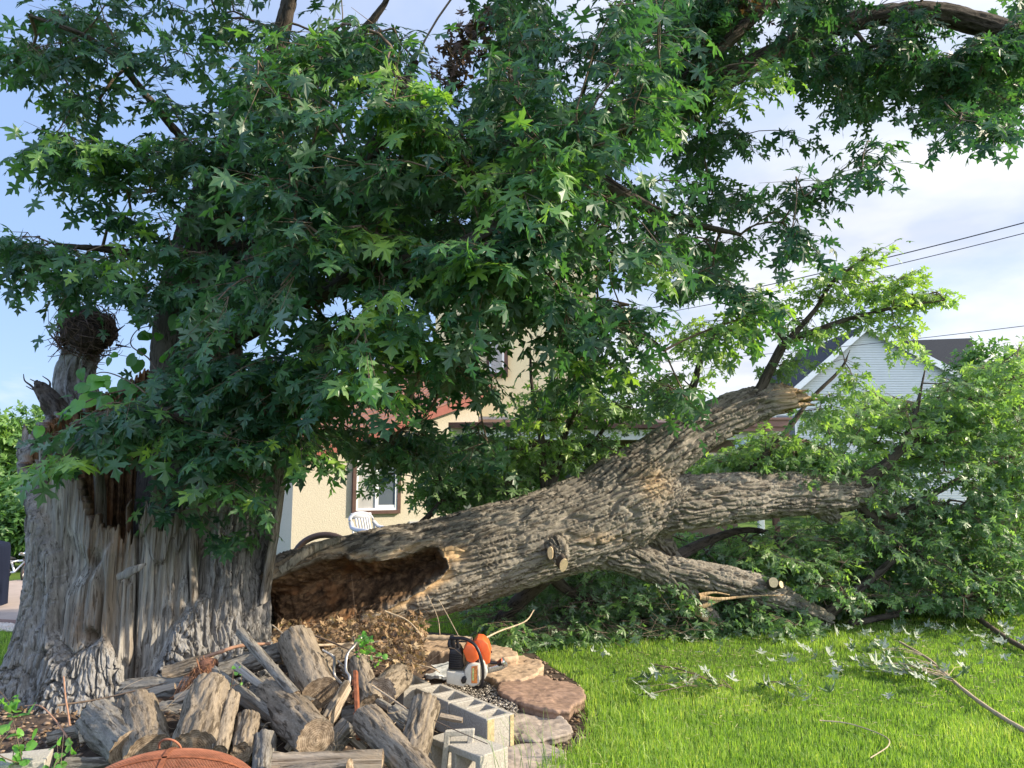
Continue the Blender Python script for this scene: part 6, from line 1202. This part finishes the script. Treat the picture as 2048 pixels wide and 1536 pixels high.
# ---------------------------------------------------------------- fallen branches and leaves on the lawn
def lawn_branch(label, pts, r0, r1, cl_, nper, mat=m_paletwig, lsize=(.07, .12), name='fallen_branch', wilt=m_wilt):
    Q = spline([np.append(G(x, y)[:2], z) for x, y, z in pts], 40); root = empty(name, (Q[0, 0], Q[0, 1], 0), label, 'branch', 'torn branches lying on the lawn'); mb = MB(); mb.tube(Q, np.linspace(r0, r1, 40)*(1+.08*np.sin(np.arange(40)*1.9)), 10); mb.build('stem', mat, root, True)
    if not cl_: return
    Pp, Dd = [], []; mb = MB()
    for x, y, r in cl_:
        c = G(x, y, .05); base = Q[np.argmin(np.linalg.norm(Q-c, axis=1))]
        for k in range(nper):
            p = c+np.array([R_.normal(0, r), R_.normal(0, r), abs(R_.normal(0, .025))+.01]); Pp.append(p); d = p-base; Dd.append(d/(np.linalg.norm(d)+.01)+R_.normal(0, .4, 3)*[1, 1, .3])
            if k % 2 == 0: mb.tube(np.array([base, (base+p)/2+[0, 0, .03], p]), [.003, .002, .0015], 4, False)
    mb.build('twigs', mat, root, True); m_ = len(Pp); leaf_obj('leaves', np.array(Pp), np.array(Dd), R_.normal(0, .45, (m_, 3))-[0, 0, 1.0], R_.uniform(*lsize, m_), R_.uniform(0, 1, m_), wilt, root, OUT_HI, .6)
lawn_branch('long bare pale branch with a cluster of silvery leaves, reaching the right edge', [(1800, 1300, .07), (1860, 1335, .06), (1900, 1370, .05), (1960, 1420, .05), (2048, 1478, .05), (2200, 1560, .05)], .010, .016, [(1735, 1335, .09), (1770, 1345, .08), (1800, 1330, .1), (1830, 1345, .09), (1850, 1362, .09), (1760, 1310, .07), (1880, 1350, .08)], 8)
lawn_branch('small branch with silvery leaves lying in the middle of the lawn', [(1310, 1345, .06), (1370, 1355, .05), (1420, 1372, .04), (1468, 1388, .03)], .006, .004, [(1300, 1358, .05), (1330, 1360, .05), (1360, 1372, .05), (1420, 1380, .06), (1290, 1395, .04)], 6, m_twig)
lawn_branch('thick bare broken branch at the right end of the fallen crown', [(1925, 1235, .12), (1970, 1258, .06), (2010, 1285, .05), (2060, 1315, .05)], .03, .022, [], 0, m_log if False else m_twig)
lawn_branch('thin curved bare twig in the near grass', [(1640, 1458, .05), (1700, 1465, .05), (1768, 1490, .05), (1778, 1510, .05), (1742, 1536, .05)], .004, .003, [], 0)
lawn_branch('short twig with green leaves near the middle of the lawn', [(1530, 1375, .04), (1570, 1380, .05), (1610, 1395, .03)], .004, .003, [(1545, 1375, .05), (1590, 1385, .05), (1605, 1395, .04)], 4, m_twig)
n = 560; lx_ = R_.uniform(1060, 2100, n); ly_ = 1255+R_.gamma(1.2, 38, n); far_ = np.arange(n) < 330; ly_ = np.where(far_, 1250+R_.gamma(2.0, 13, n), ly_); k_ = (ly_ < 1530) & ~((lx_ < 1150) & (ly_ > 1290)); k_ &= (far_ & (fbm(np.stack([lx_/70, ly_/25, lx_*0], 1), 3, 71) > -.08)) | (~far_ & (R_.uniform(0, 1, n) < .36)); lx_, ly_ = lx_[k_], ly_[k_]; n = len(lx_)
P = np.array([G(x, y, .045) for x, y in zip(lx_, ly_)])+np.stack([np.zeros(n), np.zeros(n), R_.uniform(-.01, .02, n)], 1)
o = leaf_obj('torn_leaves', P, R_.normal(0, 1, (n, 3))*[1, 1, .25], R_.normal(0, .6, (n, 3))-[0, 0, 1], R_.uniform(.05, .10, n), R_.uniform(0, 1, n), m_wilt, None, OUT_HI, .9); tag(o, 'torn leaves with silvery undersides scattered over the lawn', 'leaves', kind='stuff')
